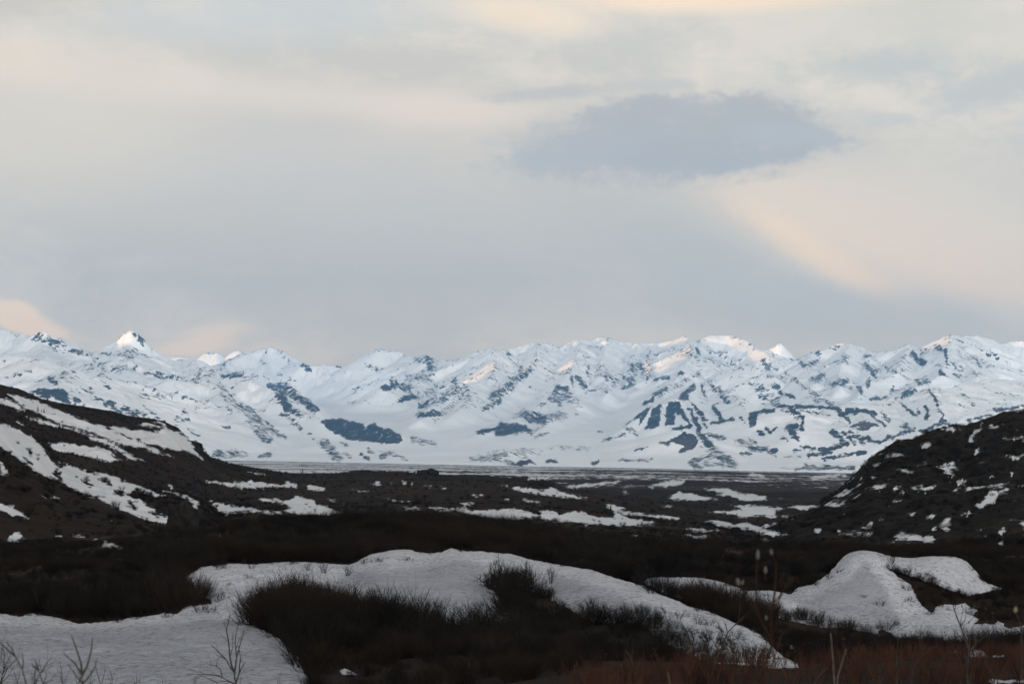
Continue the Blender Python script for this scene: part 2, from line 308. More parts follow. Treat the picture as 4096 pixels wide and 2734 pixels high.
# ------------------------------------------------------------------ mountain range
# ridge lines: (x, y on the photograph, distance in km), flank slope, spur length factor
RIDGES = [
 (M1([(925,400,24.9),(950,352,24.9),(985,328,24.9),(1020,302,24.9),(1060,314,24.9),(1100,356,24.9),(1128,410,24.9),(1140,440,24.9)]),1.5,0),
 # left massif skyline
 (M1([(-900,380,25),(-400,300,25),(0,318,25),(180,345,25),(220,372,25),(265,395,24.6),(300,345,24.5),(370,345,24.5),(430,383,24.5),(460,397,24.6),(500,385,25),(560,420,25),(640,470,25),(700,500,25),(760,490,25),(820,475,25),(870,432,25),(940,408,25),(1000,395,25),(1080,405,25),(1140,446,25),(1200,482,25),(1260,532,25),(1300,566,25),(1400,558,25),(1480,556,24.6),(1560,568,24.2),(1640,622,23.8),(1750,682,23.4),(1830,665,23),(1930,690,22.7),(2030,750,22.3),(2156,840,22)]),.62,1),
 (M2([(0,730,22),(80,768,22),(150,770,21.8),(230,850,21.4),(350,935,21),(450,985,20.6),(560,1020,20.2),(680,1010,20),(800,1045,19.8),(920,1065,19.6),(980,1062,19.4),(1050,1090,19.2),(1130,1120,19),(1180,1158,18.9),(1210,1205,18.8)]),.55,.6),
 (M1([(-700,380,19.5),(-300,440,19.3),(0,520,19.2),(300,545,19),(450,600,19),(600,660,18.8),(760,740,18.6),(900,800,18.4),(1000,850,18.2),(1100,905,18),(1200,960,17.8),(1300,1050,17.5),(1450,1150,17),(1560,1220,16.6),(1650,1285,16)]),.40,.8),
 (M1([(520,640,18.5),(480,700,18),(440,760,17.4),(420,785,17)]),.35,.5),
 (M1([(1480,556,24.6),(1560,640,23.6),(1640,735,22),(1730,840,21),(1820,930,20.2),(1900,990,19.6),(2000,1070,18.9),(2100,1180,18),(2180,1260,17)]),.55,1),
 (M1([(980,440,24.8),(1000,560,23.6),(990,640,22.8),(1080,680,22.2),(1220,705,21.8),(1350,715,21.5),(1500,735,21.6),(1640,735,22)]),.45,1),
 (M1([(320,420,24.5),(400,560,22.6),(560,560,22),(700,600,21.4),(800,700,20.4)]),.4,1),
 (M2([(240,790,23),(300,765,23),(350,800,22.6),(420,850,22.2),(480,900,21.8),(530,955,21.2)]),.7,.5),
 (M2([(560,1215,17.5),(640,1250,17.2),(760,1240,17),(880,1270,16.6),(1000,1280,16.2),(1100,1295,15.8),(1250,1350,15)]),.25,.4),
 # far sunlit summits
 (M1([(1240,560,38),(1340,525,38),(1430,530,38),(1500,545,38),(1560,552,38),(1620,495,38),(1660,512,38),(1700,498,38),(1760,532,38),(1820,500,38),(1872,475,38),(1895,552,38),(1990,640,38)]),.9,.4),
 (M1([(1560,680,33),(1700,640,33),(1800,560,34),(1900,512,35),(2000,540,34),(2080,580,34),(2160,570,34)]),.5,.8),
 # skyline right of the left massif
 (M2([(-200,600,34),(-60,520,34),(0,500,34),(90,470,34),(180,458,34),(225,475,34),(270,535,34),(330,585,33.5),(420,602,33),(520,600,33),(600,595,33),(760,605,33),(850,572,33),(910,545,33),(950,520,33),(975,485,33),(1020,467,33),(1070,480,33),(1110,492,33),(1160,486,33),(1185,515,33),(1220,540,32.6),(1290,547,32),(1350,530,31.6),(1420,540,31),(1470,560,31),(1540,562,30.6),(1620,560,30),(1700,538,29.6),(1750,512,29.2),(1800,490,29),(1860,474,29),(1895,458,29),(1915,500,29),(1960,492,29.4),(2020,478,29.6),(2090,465,29.8)]),.6,.9),
 (M3([(60,475,29.8),(150,455,29.8),(220,430,29.8),(300,418,29.8),(370,428,30),(420,452,30),(450,466,30),(500,448,30),(560,420,30.4),(600,405,30.6),(700,410,31),(780,378,31),(850,382,31),(950,410,31),(1080,425,31),(1200,430,31),(1350,410,31),(1440,378,31),(1510,430,30.6),(1560,405,31),(1600,385,31),(1700,362,31),(1800,368,31),(1900,400,30.6),(2000,470,30),(2060,495,29.6),(2140,540,29.2)]),.62,1),
 (M4([(40,520,34),(100,478,34),(180,455,34),(240,420,34),(275,465,34),(286,545,34),(340,600,34)]),1.1,.3),
 (M4([(140,540,29.2),(290,550,29),(380,560,28.6),(430,530,28.6),(480,500,28.6),(600,480,28.6),(650,450,28.6),(700,430,28.6),(780,434,28.6),(850,450,28.6),(910,463,28.6),(930,500,28.4),(1020,495,28.2),(1100,490,28),(1200,466,28),(1265,436,28),(1290,462,28),(1330,470,28),(1400,440,28),(1500,390,28),(1585,364,28),(1640,380,28.4),(1700,374,28.6),(1850,385,29),(1920,400,29),(1980,424,29),(2070,414,29),(2156,405,29),(2400,420,29),(2900,380,29)]),.62,1),
 # ribs running down towards the viewer
 (M2([(1470,560,31),(1440,640,29.8),(1380,720,28.6),(1240,750,27.4),(1120,765,26.6),(1040,780,26)]),.55,.9),
 (M2([(1350,640,29),(1290,760,27.4),(1240,840,26.4),(1180,885,25.6)]),.55,.6),
 (M2([(1895,458,29),(1912,600,27.6),(1905,690,26.6),(1750,745,25.6),(1660,742,25),(1600,800,24.2),(1480,900,23),(1380,970,22),(1325,1015,21.2)]),.62,.9),
 (M2([(1660,742,25),(1720,800,24.2),(1700,870,23.4),(1640,950,22.6),(1560,1020,21.8)]),.6,.5),
 (M3([(300,418,29.8),(285,560,28.4),(200,640,27.4),(90,720,26.2),(-50,830,24.8),(-170,940,23.4)]),.62,.8),
 (M3([(600,405,30.6),(640,460,29.6),(560,620,27.6),(480,760,25.8),(400,850,24.6),(300,910,23.4),(180,990,22.2),(90,1045,21.2),(0,1085,20.4),(-190,1130,19.4)]),.60,.9),
 (M3([(480,760,25.8),(560,830,24.8),(620,890,24),(640,900,23.8)]),.65,.7),
 (M3([(400,850,24.6),(480,940,23),(420,1000,22),(340,1080,20.8),(280,1170,19.4)]),.5,.6),
 (M3([(850,382,31),(820,520,29.4),(800,640,28),(830,740,26.8),(840,820,26)]),.6,.6),
 (M3([(1080,425,31),(1030,600,29),(1000,700,27.8),(970,775,27)]),.6,.6),
 (M3([(1200,430,31),(1160,560,29.2),(1180,640,28.4),(1150,700,27.6)]),.6,.6),
 (M3([(1440,378,31),(1510,480,29),(1470,580,27.6),(1400,680,26.4),(1300,780,25),(1180,870,23.8),(1100,950,22.8),(1020,1030,21.8),(940,1100,20.8),(800,1180,19.6),(600,1215,18.6),(400,1240,17.6),(200,1250,16.8),(40,1290,16),(-120,1370,15)]),.55,.8),
 (M3([(1470,580,27.6),(1600,600,27.4),(1720,640,27),(1850,635,26.6),(1920,620,26.4),(1950,592,26.4),(2060,650,26),(2156,700,25.6)]),.6,.8),
 # pyramid in front
 (M3([(1530,738,24),(1470,790,23.2),(1420,850,22.4),(1300,892,21.6),(1180,935,20.9),(1080,1010,20.2),(960,1095,19.6)]),.65,.6),
 (M3([(1530,738,24),(1600,742,23.8),(1700,765,23.4),(1800,810,22.8),(1900,885,22),(1960,985,21)]),.6,.8),
 (M3([(1420,850,22.4),(1500,895,21.6),(1580,960,20.8),(1640,1045,20)]),.7,.5),
 (M3([(1270,900,21.6),(1230,1080,19.6)]),.6,.3), (M3([(1400,885,21.6),(1470,1060,19.6)]),.6,.3),
 (M3([(960,1200,18),(1200,1180,17.8),(1350,1120,18),(1430,1095,18),(1560,1120,18),(1700,1150,17.6),(1840,1200,17.2)]),.25,.5),
 (M3([(1270,1240,16.8),(1350,1180,16.8),(1430,1128,16.9),(1500,1140,16.9),(1560,1165,16.8),(1640,1230,16.4),(1700,1262,16.1),(1780,1310,15.6),(1850,1390,15)]),.3,.5),
 # lower range on the right
 (M3([(1840,1020,21),(1940,1000,20.4),(2020,975,20),(2156,940,19.6)]),.35,.6),
 (M4([(0,968,19.6),(120,945,19.4),(215,930,19.2),(270,903,19.2),(320,930,19.2),(370,925,19.2),(500,930,19.2),(640,925,19.2),(700,935,19),(750,905,19.2),(800,893,19.2),(870,903,19.3),(1000,902,19.5),(1100,895,19.6),(1200,882,19.8),(1300,835,20),(1380,795,20.2),(1450,790,20.4),(1560,790,20.8),(1700,748,21.2),(1850,722,21.6),(1950,713,21.8),(2156,730,22),(2500,700,22),(2900,760,22)]),.30,.8),
 (M4([(330,720,25.6),(400,770,25),(500,830,24.2),(600,870,23.4),(690,930,22.4)]),.6,.6),
 (M4([(-60,590,27.4),(60,630,27),(180,660,26.6),(330,720,25.6)]),.6,.8),
 (M4([(270,903,19.2),(400,970,18.4),(435,1060,17.8),(410,1130,17.3)]),.35,.5),
 (M4([(870,960,18.8),(960,1000,18.2),(1050,1075,17.6),(1130,1140,17)]),.4,.5),
 (M4([(740,1100,17.8),(820,1055,17.9),(900,1030,18),(960,1045,17.9),(1020,1078,17.6)]),.35,.3),
 (M4([(1390,790,20.2),(1440,840,19.6),(1470,900,19),(1500,960,18.4),(1530,1000,18),(1500,1060,17.4),(1400,1110,16.8),(1200,1180,16.2),(1000,1230,15.8)]),.35,.5),
 (M4([(420,1330,15.4),(480,1300,15.6),(560,1255,15.8),(680,1235,15.9),(800,1200,16),(960,1200,16.1),(1150,1150,16.4),(1350,1120,16.8),(1600,1060,17.4),(1800,985,18),(1950,950,18.4),(2156,905,18.8),(2600,860,19),(2900,860,19)]),.28,.4),
 (M4([(300,1420,14.2),(370,1400,14.3),(450,1390,14.4),(580,1400,14.4),(700,1400,14.4),(850,1390,14.5),(1000,1400,14.5)]),.2,.2),
 # far left of the right dome
 (M4([(480,500,28.6),(460,600,27.6),(560,680,26.8),(520,740,26)]),.6,.6),
 (M4([(780,434,28.6),(740,560,27.4),(700,700,26.2),(700,780,25.4)]),.6,.7),
 (M4([(930,500,28.4),(930,620,27.2),(950,720,26.2),(870,820,25)]),.6,.7),
 (M4([(1265,436,28),(1200,560,26.8),(1150,660,26)]),.6,.7),
 (M4([(1585,364,28),(1560,500,26.8),(1540,600,26),(1520,670,25.4)]),.6,.6),
 (M4([(1600,400,28),(1680,560,26.6),(1760,640,26),(1800,690,25.4)]),.55,.8),
 (M4([(1180,870,24),(1250,820,24.6),(1330,760,25),(1370,700,25.6)]),.5,.5),
]
def build_mountains():
    cols = np.arange(-560, 4660, 3.9); nr = 760
    rows = np.exp(np.linspace(math.log(11600), math.log(43000), nr))
    U = (cols - CX) / F
    X = (rows[:, None] * U[None, :]).astype(np.float32); Y = np.repeat(rows[:, None], len(cols), 1).astype(np.float32)
    wx = fbm(X / 1300, Y / 1300, 5, 3) * 30 + fbm(X / 260, Y / 260, 15, 3) * 26
    wy = fbm(X / 1300, Y / 1300, 25, 3) * 110 + fbm(X / 260, Y / 260, 35, 3) * 40
    Xw = X + wx; Yw = Y + wy
    floor = np.interp(Y, [11000, 14000, 15500, 18000, 22000, 26000, 32000, 45000], [-95, -75, -45, 60, 320, 560, 820, 900]).astype(np.float32) + EZ
    tilt = np.interp(X / Y, [-.3, -.05, .05, .3], [30, 0, -10, -40]).astype(np.float32)
    floor += tilt * np.clip((20000 - Y) / 8000, 0, 1) + fbm(X / 2500, Y / 2500, 77, 4) * 40 * sstep(13000, 19000, Y)
    H = floor.copy(); S = X.copy(); D = Y * .3
    def seg(a, b, sl, s0, jag=14.):
        nonlocal H, S, D
        top = max(a[2], b[2]) - EZ + 100
        R = max(300., min(4500., top / sl))
        y0, y1 = min(a[1], b[1]) - R, max(a[1], b[1]) + R
        i0, i1 = np.searchsorted(rows, y0), np.searchsorted(rows, y1)
        if i1 <= i0: return
        ya, yb = rows[i0], rows[min(i1, nr - 1)]
        xs = [min(a[0], b[0]) - R, max(a[0], b[0]) + R]
        u0 = min(xs[0] / ya, xs[0] / yb); u1 = max(xs[1] / ya, xs[1] / yb)
        j0, j1 = np.searchsorted(U, u0), np.searchsorted(U, u1)
        if j1 <= j0: return
        w = (slice(i0, i1), slice(j0, j1)); x = Xw[w]; y = Yw[w]
        ex, ey = b[0] - a[0], b[1] - a[1]; L = math.hypot(ex, ey) + 1e-6
        t = np.clip(((x - a[0]) * ex + (y - a[1]) * ey) / L / L, 0, 1)
        d = np.sqrt((x - a[0] - t * ex) ** 2 + (y - a[1] - t * ey) ** 2)
        z = a[2] + (b[2] - a[2]) * t
        h = z - sl * d * (1.0 - .12 * np.clip(d / 2500, 0, 1))
        m = h > H[w]
        H[w] = np.where(m, h, H[w]); S[w] = np.where(m, s0 + t * L, S[w]); D[w] = np.where(m, d, D[w])
    rnd = random.Random(3); spurs = []
    for ri, (pts, sl, sp) in enumerate(RIDGES):
        P = [W(p[0], p[1], p[2] * 1000) for p in pts]; s0 = ri * 9000.
        # small jags between traced points
        Q = [P[0]]
        for a, b in zip(P[:-1], P[1:]):
            n = max(1, int(np.hypot(*(b - a)[:2]) / 260))
            for k in range(1, n + 1):
                q = a + (b - a) * k / n
                if k < n: q = q + np.array([0, 0, (rnd.random() - .5) * 52])
                Q.append(q)
        dist = 0; nxt = 150
        for a, b in zip(Q[:-1], Q[1:]):
            seg(a, b, sl, s0 + dist); L = float(np.hypot(*(b - a)[:2])); e = (b - a) / (L + 1e-6)
            while nxt < dist + L:
                q = a + (b - a) * ((nxt - dist) / (L + 1e-6)); side = 1 if rnd.random() < .5 else -1
                for sd in ((1, -1) if sp > .5 else (side,)):
                    ang = math.atan2(e[1], e[0]) + sd * (math.pi / 2 - rnd.uniform(.05, .5))
                    fl = np.interp(q[1], [11000, 15500, 18000, 22000, 26000, 32000], [-95, -45, 60, 320, 560, 820]) + EZ
                    hgt = max(q[2] - fl, 30); g = sl * rnd.uniform(.62, .8)
                    ln = min(hgt / g * .9, rnd.uniform(1500, 3600) * sp)
                    if ln > 150:
                        c = q + np.array([math.cos(ang) * ln * .5, math.sin(ang) * ln * .5, -g * ln * .5])
                        a2 = ang + rnd.uniform(-.25, .25)
                        f = c + np.array([math.cos(a2) * ln * .5, math.sin(a2) * ln * .5, -g * ln * .55])
                        spurs += [(q - np.array([0, 0, 12.]), c, sl * 1.25, s0 + 4000 + rnd.random() * 3000), (c, f, sl * 1.2, s0 + 4000 + rnd.random() * 3000)]
                nxt += rnd.uniform(480, 1050)
            dist += L
    for s_ in spurs: seg(*s_)
    # soften creases, roughen faces
    for _ in range(1):
        Hn = H.copy(); Hn[1:-1, 1:-1] = (H[1:-1, 1:-1] * 2 + H[:-2, 1:-1] + H[2:, 1:-1] + H[1:-1, :-2] + H[1:-1, 2:]) / 6; H = np.maximum(Hn, H - 25)
    for _ in range(26):                                   # aprons: spur ends run out gently on to the ice
        Hn = H.copy(); Hn[1:-1, 1:-1] = (H[:-2, 1:-1] + H[2:, 1:-1] + H[1:-1, :-2] + H[1:-1, 2:]) / 4
        wgt = 1 - sstep(60, 330, H - floor); H = H + (Hn - H) * wgt
    up = sstep(15, 260, H - floor)
    near_crest = 1 - np.exp(-D / 160.)
    H = H + up * ((ridged(X / 620, Y / 620, 41, 5) - .62) * 34 + (ridged(S / 210, D / 900, 43, 3) - .6) * 44 * (1 - np.exp(-D / 120.))) * (.25 + .75 * near_crest) + fbm(X / 90, Y / 120, 61, 3) * 11 * up + fbm(X / 210, Y / 300, 65, 3) * 26 * up
    H = H + fbm(X / 700, Y / 900, 71, 4) * 14 * (1 - up)
    H = np.where(Y < 13500, H - (13500 - Y) * .012, H)
    px = CX + F * X / Y; py = H0 - F * (H - EZ) / Y
    R = ROCK.sample(px, py); Bn = BROWN.sample(px, py)
    R = np.maximum(R, (.03 + .20 * fbm(X / 1100, Y / 1100, 91, 3)) * up * sstep(.0, 1., up))
    R = np.maximum(R, (np.exp(-D / 75.) * sstep(-.15, .45, fbm(X / 900, Y / 900, 95, 3) + .12) * .55) * up * sstep(300, 700, H))
    o = grid_mesh('mountains', X, Y, H, M_MOUNT, {'rock': R, 'along': S, 'down': D, 'brown': Bn})
    tag(o, 'snow covered mountain range streaked with dark blue rock, behind the dark plain', 'mountain range', kind='structure')
    return o

ROCK = Raster(0.0); BROWN = Raster(0.0)
rwx = fbm(*np.meshgrid(rx / 26, ry / 26), 101, 4) * 22; rwy = fbm(*np.meshgrid(rx / 26, ry / 26), 111, 4) * 22
def add_stroke(s):
    x0, y0, x1, y1, w, dn = s; w = w * .75 + 1.5
    i0, i1, j0, j1 = win(min(x0, x1), max(x0, x1), min(y0, y1), max(y0, y1), w * 2.4 + 14)
    if i1 <= i0 or j1 <= j0: return
    X, Y = np.meshgrid(rx[j0:j1], ry[i0:i1]); X = X + rwx[i0:i1, j0:j1] * .6; Y = Y + rwy[i0:i1, j0:j1] * .6
    ex, ey = x1 - x0, y1 - y0; L = ex * ex + ey * ey + 1e-6
    t = np.clip(((X - x0) * ex + (Y - y0) * ey) / L, 0, 1)
    d = np.sqrt((X - x0 - t * ex) ** 2 + (Y - y0 - t * ey) ** 2)
    ROCK.a[i0:i1, j0:j1] = np.maximum(ROCK.a[i0:i1, j0:j1], (dn * .9 if dn < .9 else dn) * (1 - sstep(w * .35, w * 1.6, d)))
def strokes(ox, txt):
    for q in txt.split(';'):
        v = [float(z) for z in q.split(',')]
        if len(v) == 6:
            s = .5102; add_stroke((ox + v[0] * s, 1150 + v[1] * s, ox + v[2] * s, 1150 + v[3] * s, v[4] * s, min(1.0, v[5] * 1.02)))
def rock_poly(P, dn, R=None):
    R = R or ROCK; P = np.asarray(P); i0, i1, j0, j1 = win(P[:, 0].min(), P[:, 0].max(), P[:, 1].min(), P[:, 1].max(), 14)
    X, Y = np.meshgrid(rx[j0:j1], ry[i0:i1]); X = X + rwx[i0:i1, j0:j1] * .45; Y = Y + rwy[i0:i1, j0:j1] * .45
    R.a[i0:i1, j0:j1] = np.maximum(R.a[i0:i1, j0:j1], dn * sstep(-4, 5, psdf(P, X, Y)))
strokes(0, '490,810,540,900,30,.85;640,795,690,815,25,.7;560,800,620,815,14,.7;700,800,760,880,20,.65;590,880,650,910,30,.65;780,870,840,920,20,.65;860,890,940,980,32,.85;980,940,1060,1000,40,.65;1000,970,1130,1010,40,.65;1130,920,1240,1020,15,.45;400,710,440,750,30,.85;820,770,860,785,15,.85;60,690,240,660,25,.5;30,580,40,590,12,.6;290,380,480,460,60,.62;550,490,640,510,20,.85;640,530,700,520,20,.65;800,520,900,515,15,.65;950,530,1070,500,40,.5;1060,370,1130,420,30,.8;1130,530,1160,545,12,.7;760,580,820,660,30,.5;890,640,1000,630,30,.5;980,640,1080,630,20,.5;1130,670,1350,710,18,.75;1400,730,1520,730,20,.5;1550,690,1680,660,40,.5;1760,690,1900,680,35,.8;1380,1020,1450,970,18,.75;1100,850,1250,850,40,.4;1320,840,1380,830,20,.5;1540,960,1640,900,30,.4;1390,1060,1480,1030,25,.4;1670,960,1720,930,20,.35;1720,770,1800,850,40,.45;1780,850,2156,1130,40,.55;1950,1010,2100,1190,45,.6;1790,930,1810,1000,20,.5;1740,1095,1800,1095,15,.75;1690,1300,1920,1300,35,.7;2040,1320,2110,1310,20,.75;1460,1100,1560,1160,15,.45')
strokes(1000, '20,690,50,700,25,.5;120,690,150,710,20,.6;200,680,250,690,12,.6;310,710,350,730,12,.6;100,580,120,600,12,.6;420,610,470,650,16,.95;240,500,300,580,15,.4;150,770,220,800,25,.9;240,780,350,850,60,.75;350,850,520,950,40,.85;230,840,300,950,40,.9;300,920,390,1000,25,.8;400,980,480,1030,15,.5;250,990,300,1010,15,.8;300,1020,400,1110,22,.7;0,960,130,1110,35,.6;130,1090,270,1175,22,.7;30,1100,130,1200,30,.6;1280,1185,1440,1225,30,.6;570,1210,690,1330,45,.7;720,1220,760,1240,15,.6;870,1300,920,1345,20,.8;1020,1330,1060,1310,20,.8;740,1300,790,1330,20,.6;930,1270,980,1300,15,.6;1030,1290,1100,1310,12,.6;1100,1290,1230,1350,16,.6;450,1150,500,1175,12,.5;910,600,980,640,30,.45;1040,780,1120,790,25,.95;1120,750,1240,790,45,.75;1180,880,1290,850,22,.95;1250,700,1400,700,50,.5;1300,570,1450,560,40,.6;1390,540,1420,640,28,.85;1300,860,1500,780,40,.45;820,800,845,785,12,.9;600,600,730,615,10,.5;740,900,1180,890,8,.4;1600,750,1660,850,45,.68;1320,1000,1480,980,30,.9;1340,930,1590,830,40,.65;1460,1030,1600,900,30,.5;1830,950,1960,890,28,.75;1900,860,2120,700,35,.75;2120,640,2156,700,30,.7;2010,480,2040,540,15,.7;2060,570,2100,600,15,.5;1800,1130,2060,1080,22,.95;1950,1140,2156,1100,35,.95;2080,1010,2156,980,25,.5;1750,1340,1960,1330,30,.6;1870,1310,2156,1290,35,.5;2060,1380,2156,1375,15,.95;1560,560,1620,560,20,.4')
strokes(2000, '0,1080,170,1110,35,.95;130,1080,240,1130,30,.8;200,1000,340,1040,60,.8;300,930,350,900,20,.5;350,1030,500,1000,45,.6;250,1120,300,1100,15,.6;280,1170,370,1130,12,.7;400,870,460,900,30,.7;440,780,520,790,25,.9;430,840,600,880,40,.6;560,690,570,770,12,.8;600,700,660,770,30,.8;480,680,560,640,20,.5;690,620,710,740,22,.6;620,500,680,560,30,.38;700,460,800,470,20,.38;770,640,900,740,55,.5;690,820,780,790,20,.6;830,810,850,820,12,.6;960,780,1050,760,20,.78;980,700,1030,720,35,.78;1030,600,1050,680,25,.78;1090,620,1170,690,55,.62;1150,580,1180,600,20,.6;1210,720,1240,730,15,.8;1270,700,1320,710,15,.78;1400,680,1440,670,20,.78;1250,840,1560,670,30,.5;1130,910,1200,870,15,.9;1200,850,1300,790,20,.72;1350,490,1500,520,40,.5;1540,480,1570,520,20,.72;1540,540,1550,580,15,.5;1600,560,1800,600,30,.38;1640,500,1760,510,15,.42;1700,600,1900,620,20,.45;2060,580,2110,630,30,.72;60,480,90,540,10,.6;0,850,90,790,30,.6;90,720,240,650,25,.72;110,590,150,610,12,.6;300,430,360,500,20,.38;320,570,360,580,15,.5;1480,940,1520,1000,12,.9;1510,1000,1560,1110,22,.95;1590,1060,1615,1100,12,.8;1570,760,1610,840,15,.88;1670,780,1740,830,35,.72;1730,850,1790,900,20,.82;1620,750,1900,900,50,.38;1670,930,1740,1040,16,.95;1660,1060,1840,1030,12,.9;1350,1105,1490,1090,18,.95;1270,1230,1400,1190,25,.6;1560,1140,1650,1240,30,.88;1640,1150,1750,1180,25,.85;1580,1250,1640,1280,15,.6;1660,1270,1830,1380,50,.72;1520,1350,1700,1310,30,.72;1500,1370,1560,1410,30,.88;1600,1380,1750,1390,20,.62;940,1350,1190,1350,14,.62;1060,1270,1160,1250,12,.72;810,1200,980,1150,12,.62;1000,1100,1060,1150,22,.62;770,1130,800,1130,7,.85;590,990,620,990,6,.85;60,1300,200,1330,30,.5;190,1270,330,1300,25,.42;0,1350,90,1370,20,.6;400,1250,700,1260,18,.36;730,1370,770,1360,15,1;2020,1130,2060,1150,22,.95;2090,1100,2110,1140,15,.95;1880,1000,1910,1060,10,.72;1850,1200,2000,1250,30,.62;2010,1260,2156,1270,22,.82;1900,1300,1960,1300,22,.62;1980,760,2156,880,50,.5')
strokes(2996, '240,920,330,940,14,.95;330,960,430,1010,14,.95;430,1010,415,1120,14,.95;360,930,700,945,16,.95;400,960,640,1000,15,.5;700,960,740,1000,35,.95;740,980,850,960,30,.95;760,1020,790,1060,18,.88;310,1100,370,1090,35,.95;330,1120,390,1200,22,.95;190,1120,215,1100,14,.95;140,1110,150,1130,16,.95;70,1130,100,1130,16,.95;250,1190,310,1190,15,.75;270,960,380,1020,30,.42;880,960,980,990,22,.95;960,1000,1070,1080,12,.92;1030,980,1100,1040,22,.72;1210,930,1310,1000,14,.92;1320,950,1330,980,8,.85;1390,940,1400,1030,16,.95;1410,795,1450,860,10,.92;1455,860,1480,930,10,.95;1480,940,1530,1000,8,.85;1530,1000,1480,1080,12,.92;1630,780,1760,920,20,.4;1640,910,1690,940,8,.75;660,1130,760,1230,30,.82;740,1130,830,1220,20,.82;790,1120,900,1220,20,.78;860,1150,960,1200,22,.88;470,1310,640,1290,22,.92;560,1270,760,1230,25,.92;430,1250,510,1250,22,.92;590,1340,900,1290,16,.92;980,1220,1130,1170,16,.92;1100,1170,1250,1130,16,.92;1200,1080,1290,1110,20,.85;0,1260,210,1280,18,.82;150,1280,210,1320,12,.62;350,1280,410,1250,15,.72;0,1180,60,1210,12,.72;370,1430,430,1410,20,.82;450,1400,560,1420,25,.82;580,1410,820,1410,18,.82;250,1410,350,1415,8,.55;270,1330,400,1325,6,.65;1690,1050,1900,990,14,.82;1920,960,2156,930,20,.82;1350,1130,1540,1050,15,.92;1540,1070,1650,1080,15,.82;390,570,450,620,22,.82;440,620,540,580,20,.72;530,510,550,530,20,.82;640,470,720,460,18,.5;120,570,140,630,20,.72;170,620,220,630,15,.62;280,660,320,690,20,.5;740,530,790,570,30,.5;490,720,580,700,28,.72;660,760,760,730,30,.82;780,780,820,790,15,.62;860,780,880,830,20,.88;920,530,950,530,18,.82;920,600,990,680,35,.72;990,560,1060,620,25,.42;1090,640,1220,640,30,.5;940,700,930,770,18,.72;1240,570,1260,590,25,.42;1280,520,1360,590,32,.95;1350,490,1440,500,25,.5;1460,460,1510,490,22,.88;1540,490,1550,620,16,.82;1500,660,1530,670,20,.95;1430,590,1500,610,15,.42;1590,590,1680,640,40,.42;1610,680,1650,690,16,.82;1740,550,1860,610,40,.5;1870,520,1950,545,14,.72;1650,460,1700,480,25,.42;960,870,1070,860,18,.88;1110,810,1280,790,35,.52;1200,850,1300,800,22,.88;1330,730,1400,740,30,.72;200,770,260,830,40,.52;290,840,350,860,18,.92;60,780,130,880,45,.48;120,870,220,920,20,.72;350,720,650,920,22,.62;500,870,600,890,30,.52')
for P, dn in ((M1([(225,815),(300,785),(440,790),(500,800),(520,905),(430,870),(400,850),(380,885)]), .9),
    (M2([(550,1040),(700,1020),(760,1040),(890,1060),(900,1110),(930,1070),(980,1060),(1050,1100),(1100,1100),(1180,1150),(1200,1200),(1150,1225),(960,1210),(820,1200),(720,1170),(620,1120)]), .97),
    (M3([(1420,830),(1530,740),(1540,800),(1480,830),(1490,890),(1400,880)]), .85), (M3([(1190,940),(1265,905),(1250,1080),(1210,1105),(1130,1115),(1160,1060)]), .97),
    (M3([(1315,895),(1405,885),(1450,980),(1500,1060),(1480,1065),(1380,980),(1370,1070),(1290,1075),(1300,960)]), .97),
    (M3([(940,1100),(1120,960),(1190,930),(1100,1085),(1080,1080),(1110,1010),(990,1070)]), .9), (M3([(1480,890),(1540,920),(1640,1045),(1600,1060),(1550,990)]), .95),
    (M3([(1350,1190),(1430,1130),(1540,1160),(1560,1200),(1520,1260),(1400,1300),(1440,1240),(1390,1220)]), .95),
    (M3([(100,1385),(160,1350),(230,1345),(295,1385)]), 1), (M3([(350,1370),(370,1345),(430,1345),(460,1370)]), 1),
    (M3([(1940,1000),(2156,940),(2156,975),(2010,1000),(2000,1080),(1960,1080)]), .97),
    (M4([(0,975),(130,950),(220,935),(140,985),(60,1000),(60,1060),(30,1095),(0,1085)]), .97), (M4([(770,1100),(900,1030),(1020,1080),(900,1120)]), .9)):
    rock_poly(P, dn)
rock_poly(M4([(770,1100),(900,1030),(1020,1080),(900,1120)]), .8, BROWN); rock_poly(M3([(1400,1200),(1540,1170),(1520,1260),(1420,1290)]), .5, BROWN)
rock_poly(M2([(1460,1030),(1540,960),(1600,900),(1560,990),(1520,1030)]), .8, BROWN)
build_mountains()

# added unseen range: blocks the low sun, crest shaped so chosen summits catch light
def build_sun_blocker():
    dirx, diry = -math.sin(SUN_AZ), 0
    n, mrow = 700, 26
    q = np.linspace(-1, 1, n)
    # crest line runs along the normal to the sun's bearing
    sx, sy = math.sin(SUN_AZ), math.cos(SUN_AZ)            # horizontal direction towards the sun
    nx, ny = -sy, sx
    base = np.array([-1000., 27000.]) + np.array([sx, sy]) * BLOCKER_D
    t = np.linspace(-19000, 27000, n); far = np.interp(t, [6000, 27000], [0, 6000])
    crest = np.interp(t, BLOCKER_T, BLOCKER_H) + fbm(t / 700, t * 0, 301, 4) * 50
    v = np.linspace(-1, 1, mrow)[:, None]
    cx = base[0] + nx * t[None, :] + sx * (v * 3800 + far); cy = base[1] + ny * t[None, :] + sy * (v * 3800 + far)
    prof = 1 - np.abs(v) ** .9
    Z = -60 + (crest[None, :] + 60) * prof + EZ * prof + fbm(cx / 1500, cy / 1500, 311, 4) * 160 * np.abs(v) * (1 - np.abs(v)) * 4
    o = grid_mesh('mountains', cx, cy, Z, M_MOUNT, {'rock': np.full(Z.size, .4), 'along': (t[None, :] + 0 * v).ravel(), 'down': (np.abs(v) * 4200 + 0 * t[None, :]).ravel(), 'brown': np.zeros(Z.size)})
    tag(o, 'added unseen range that blocks the low sun from all but chosen summits', 'mountain range', kind='structure')
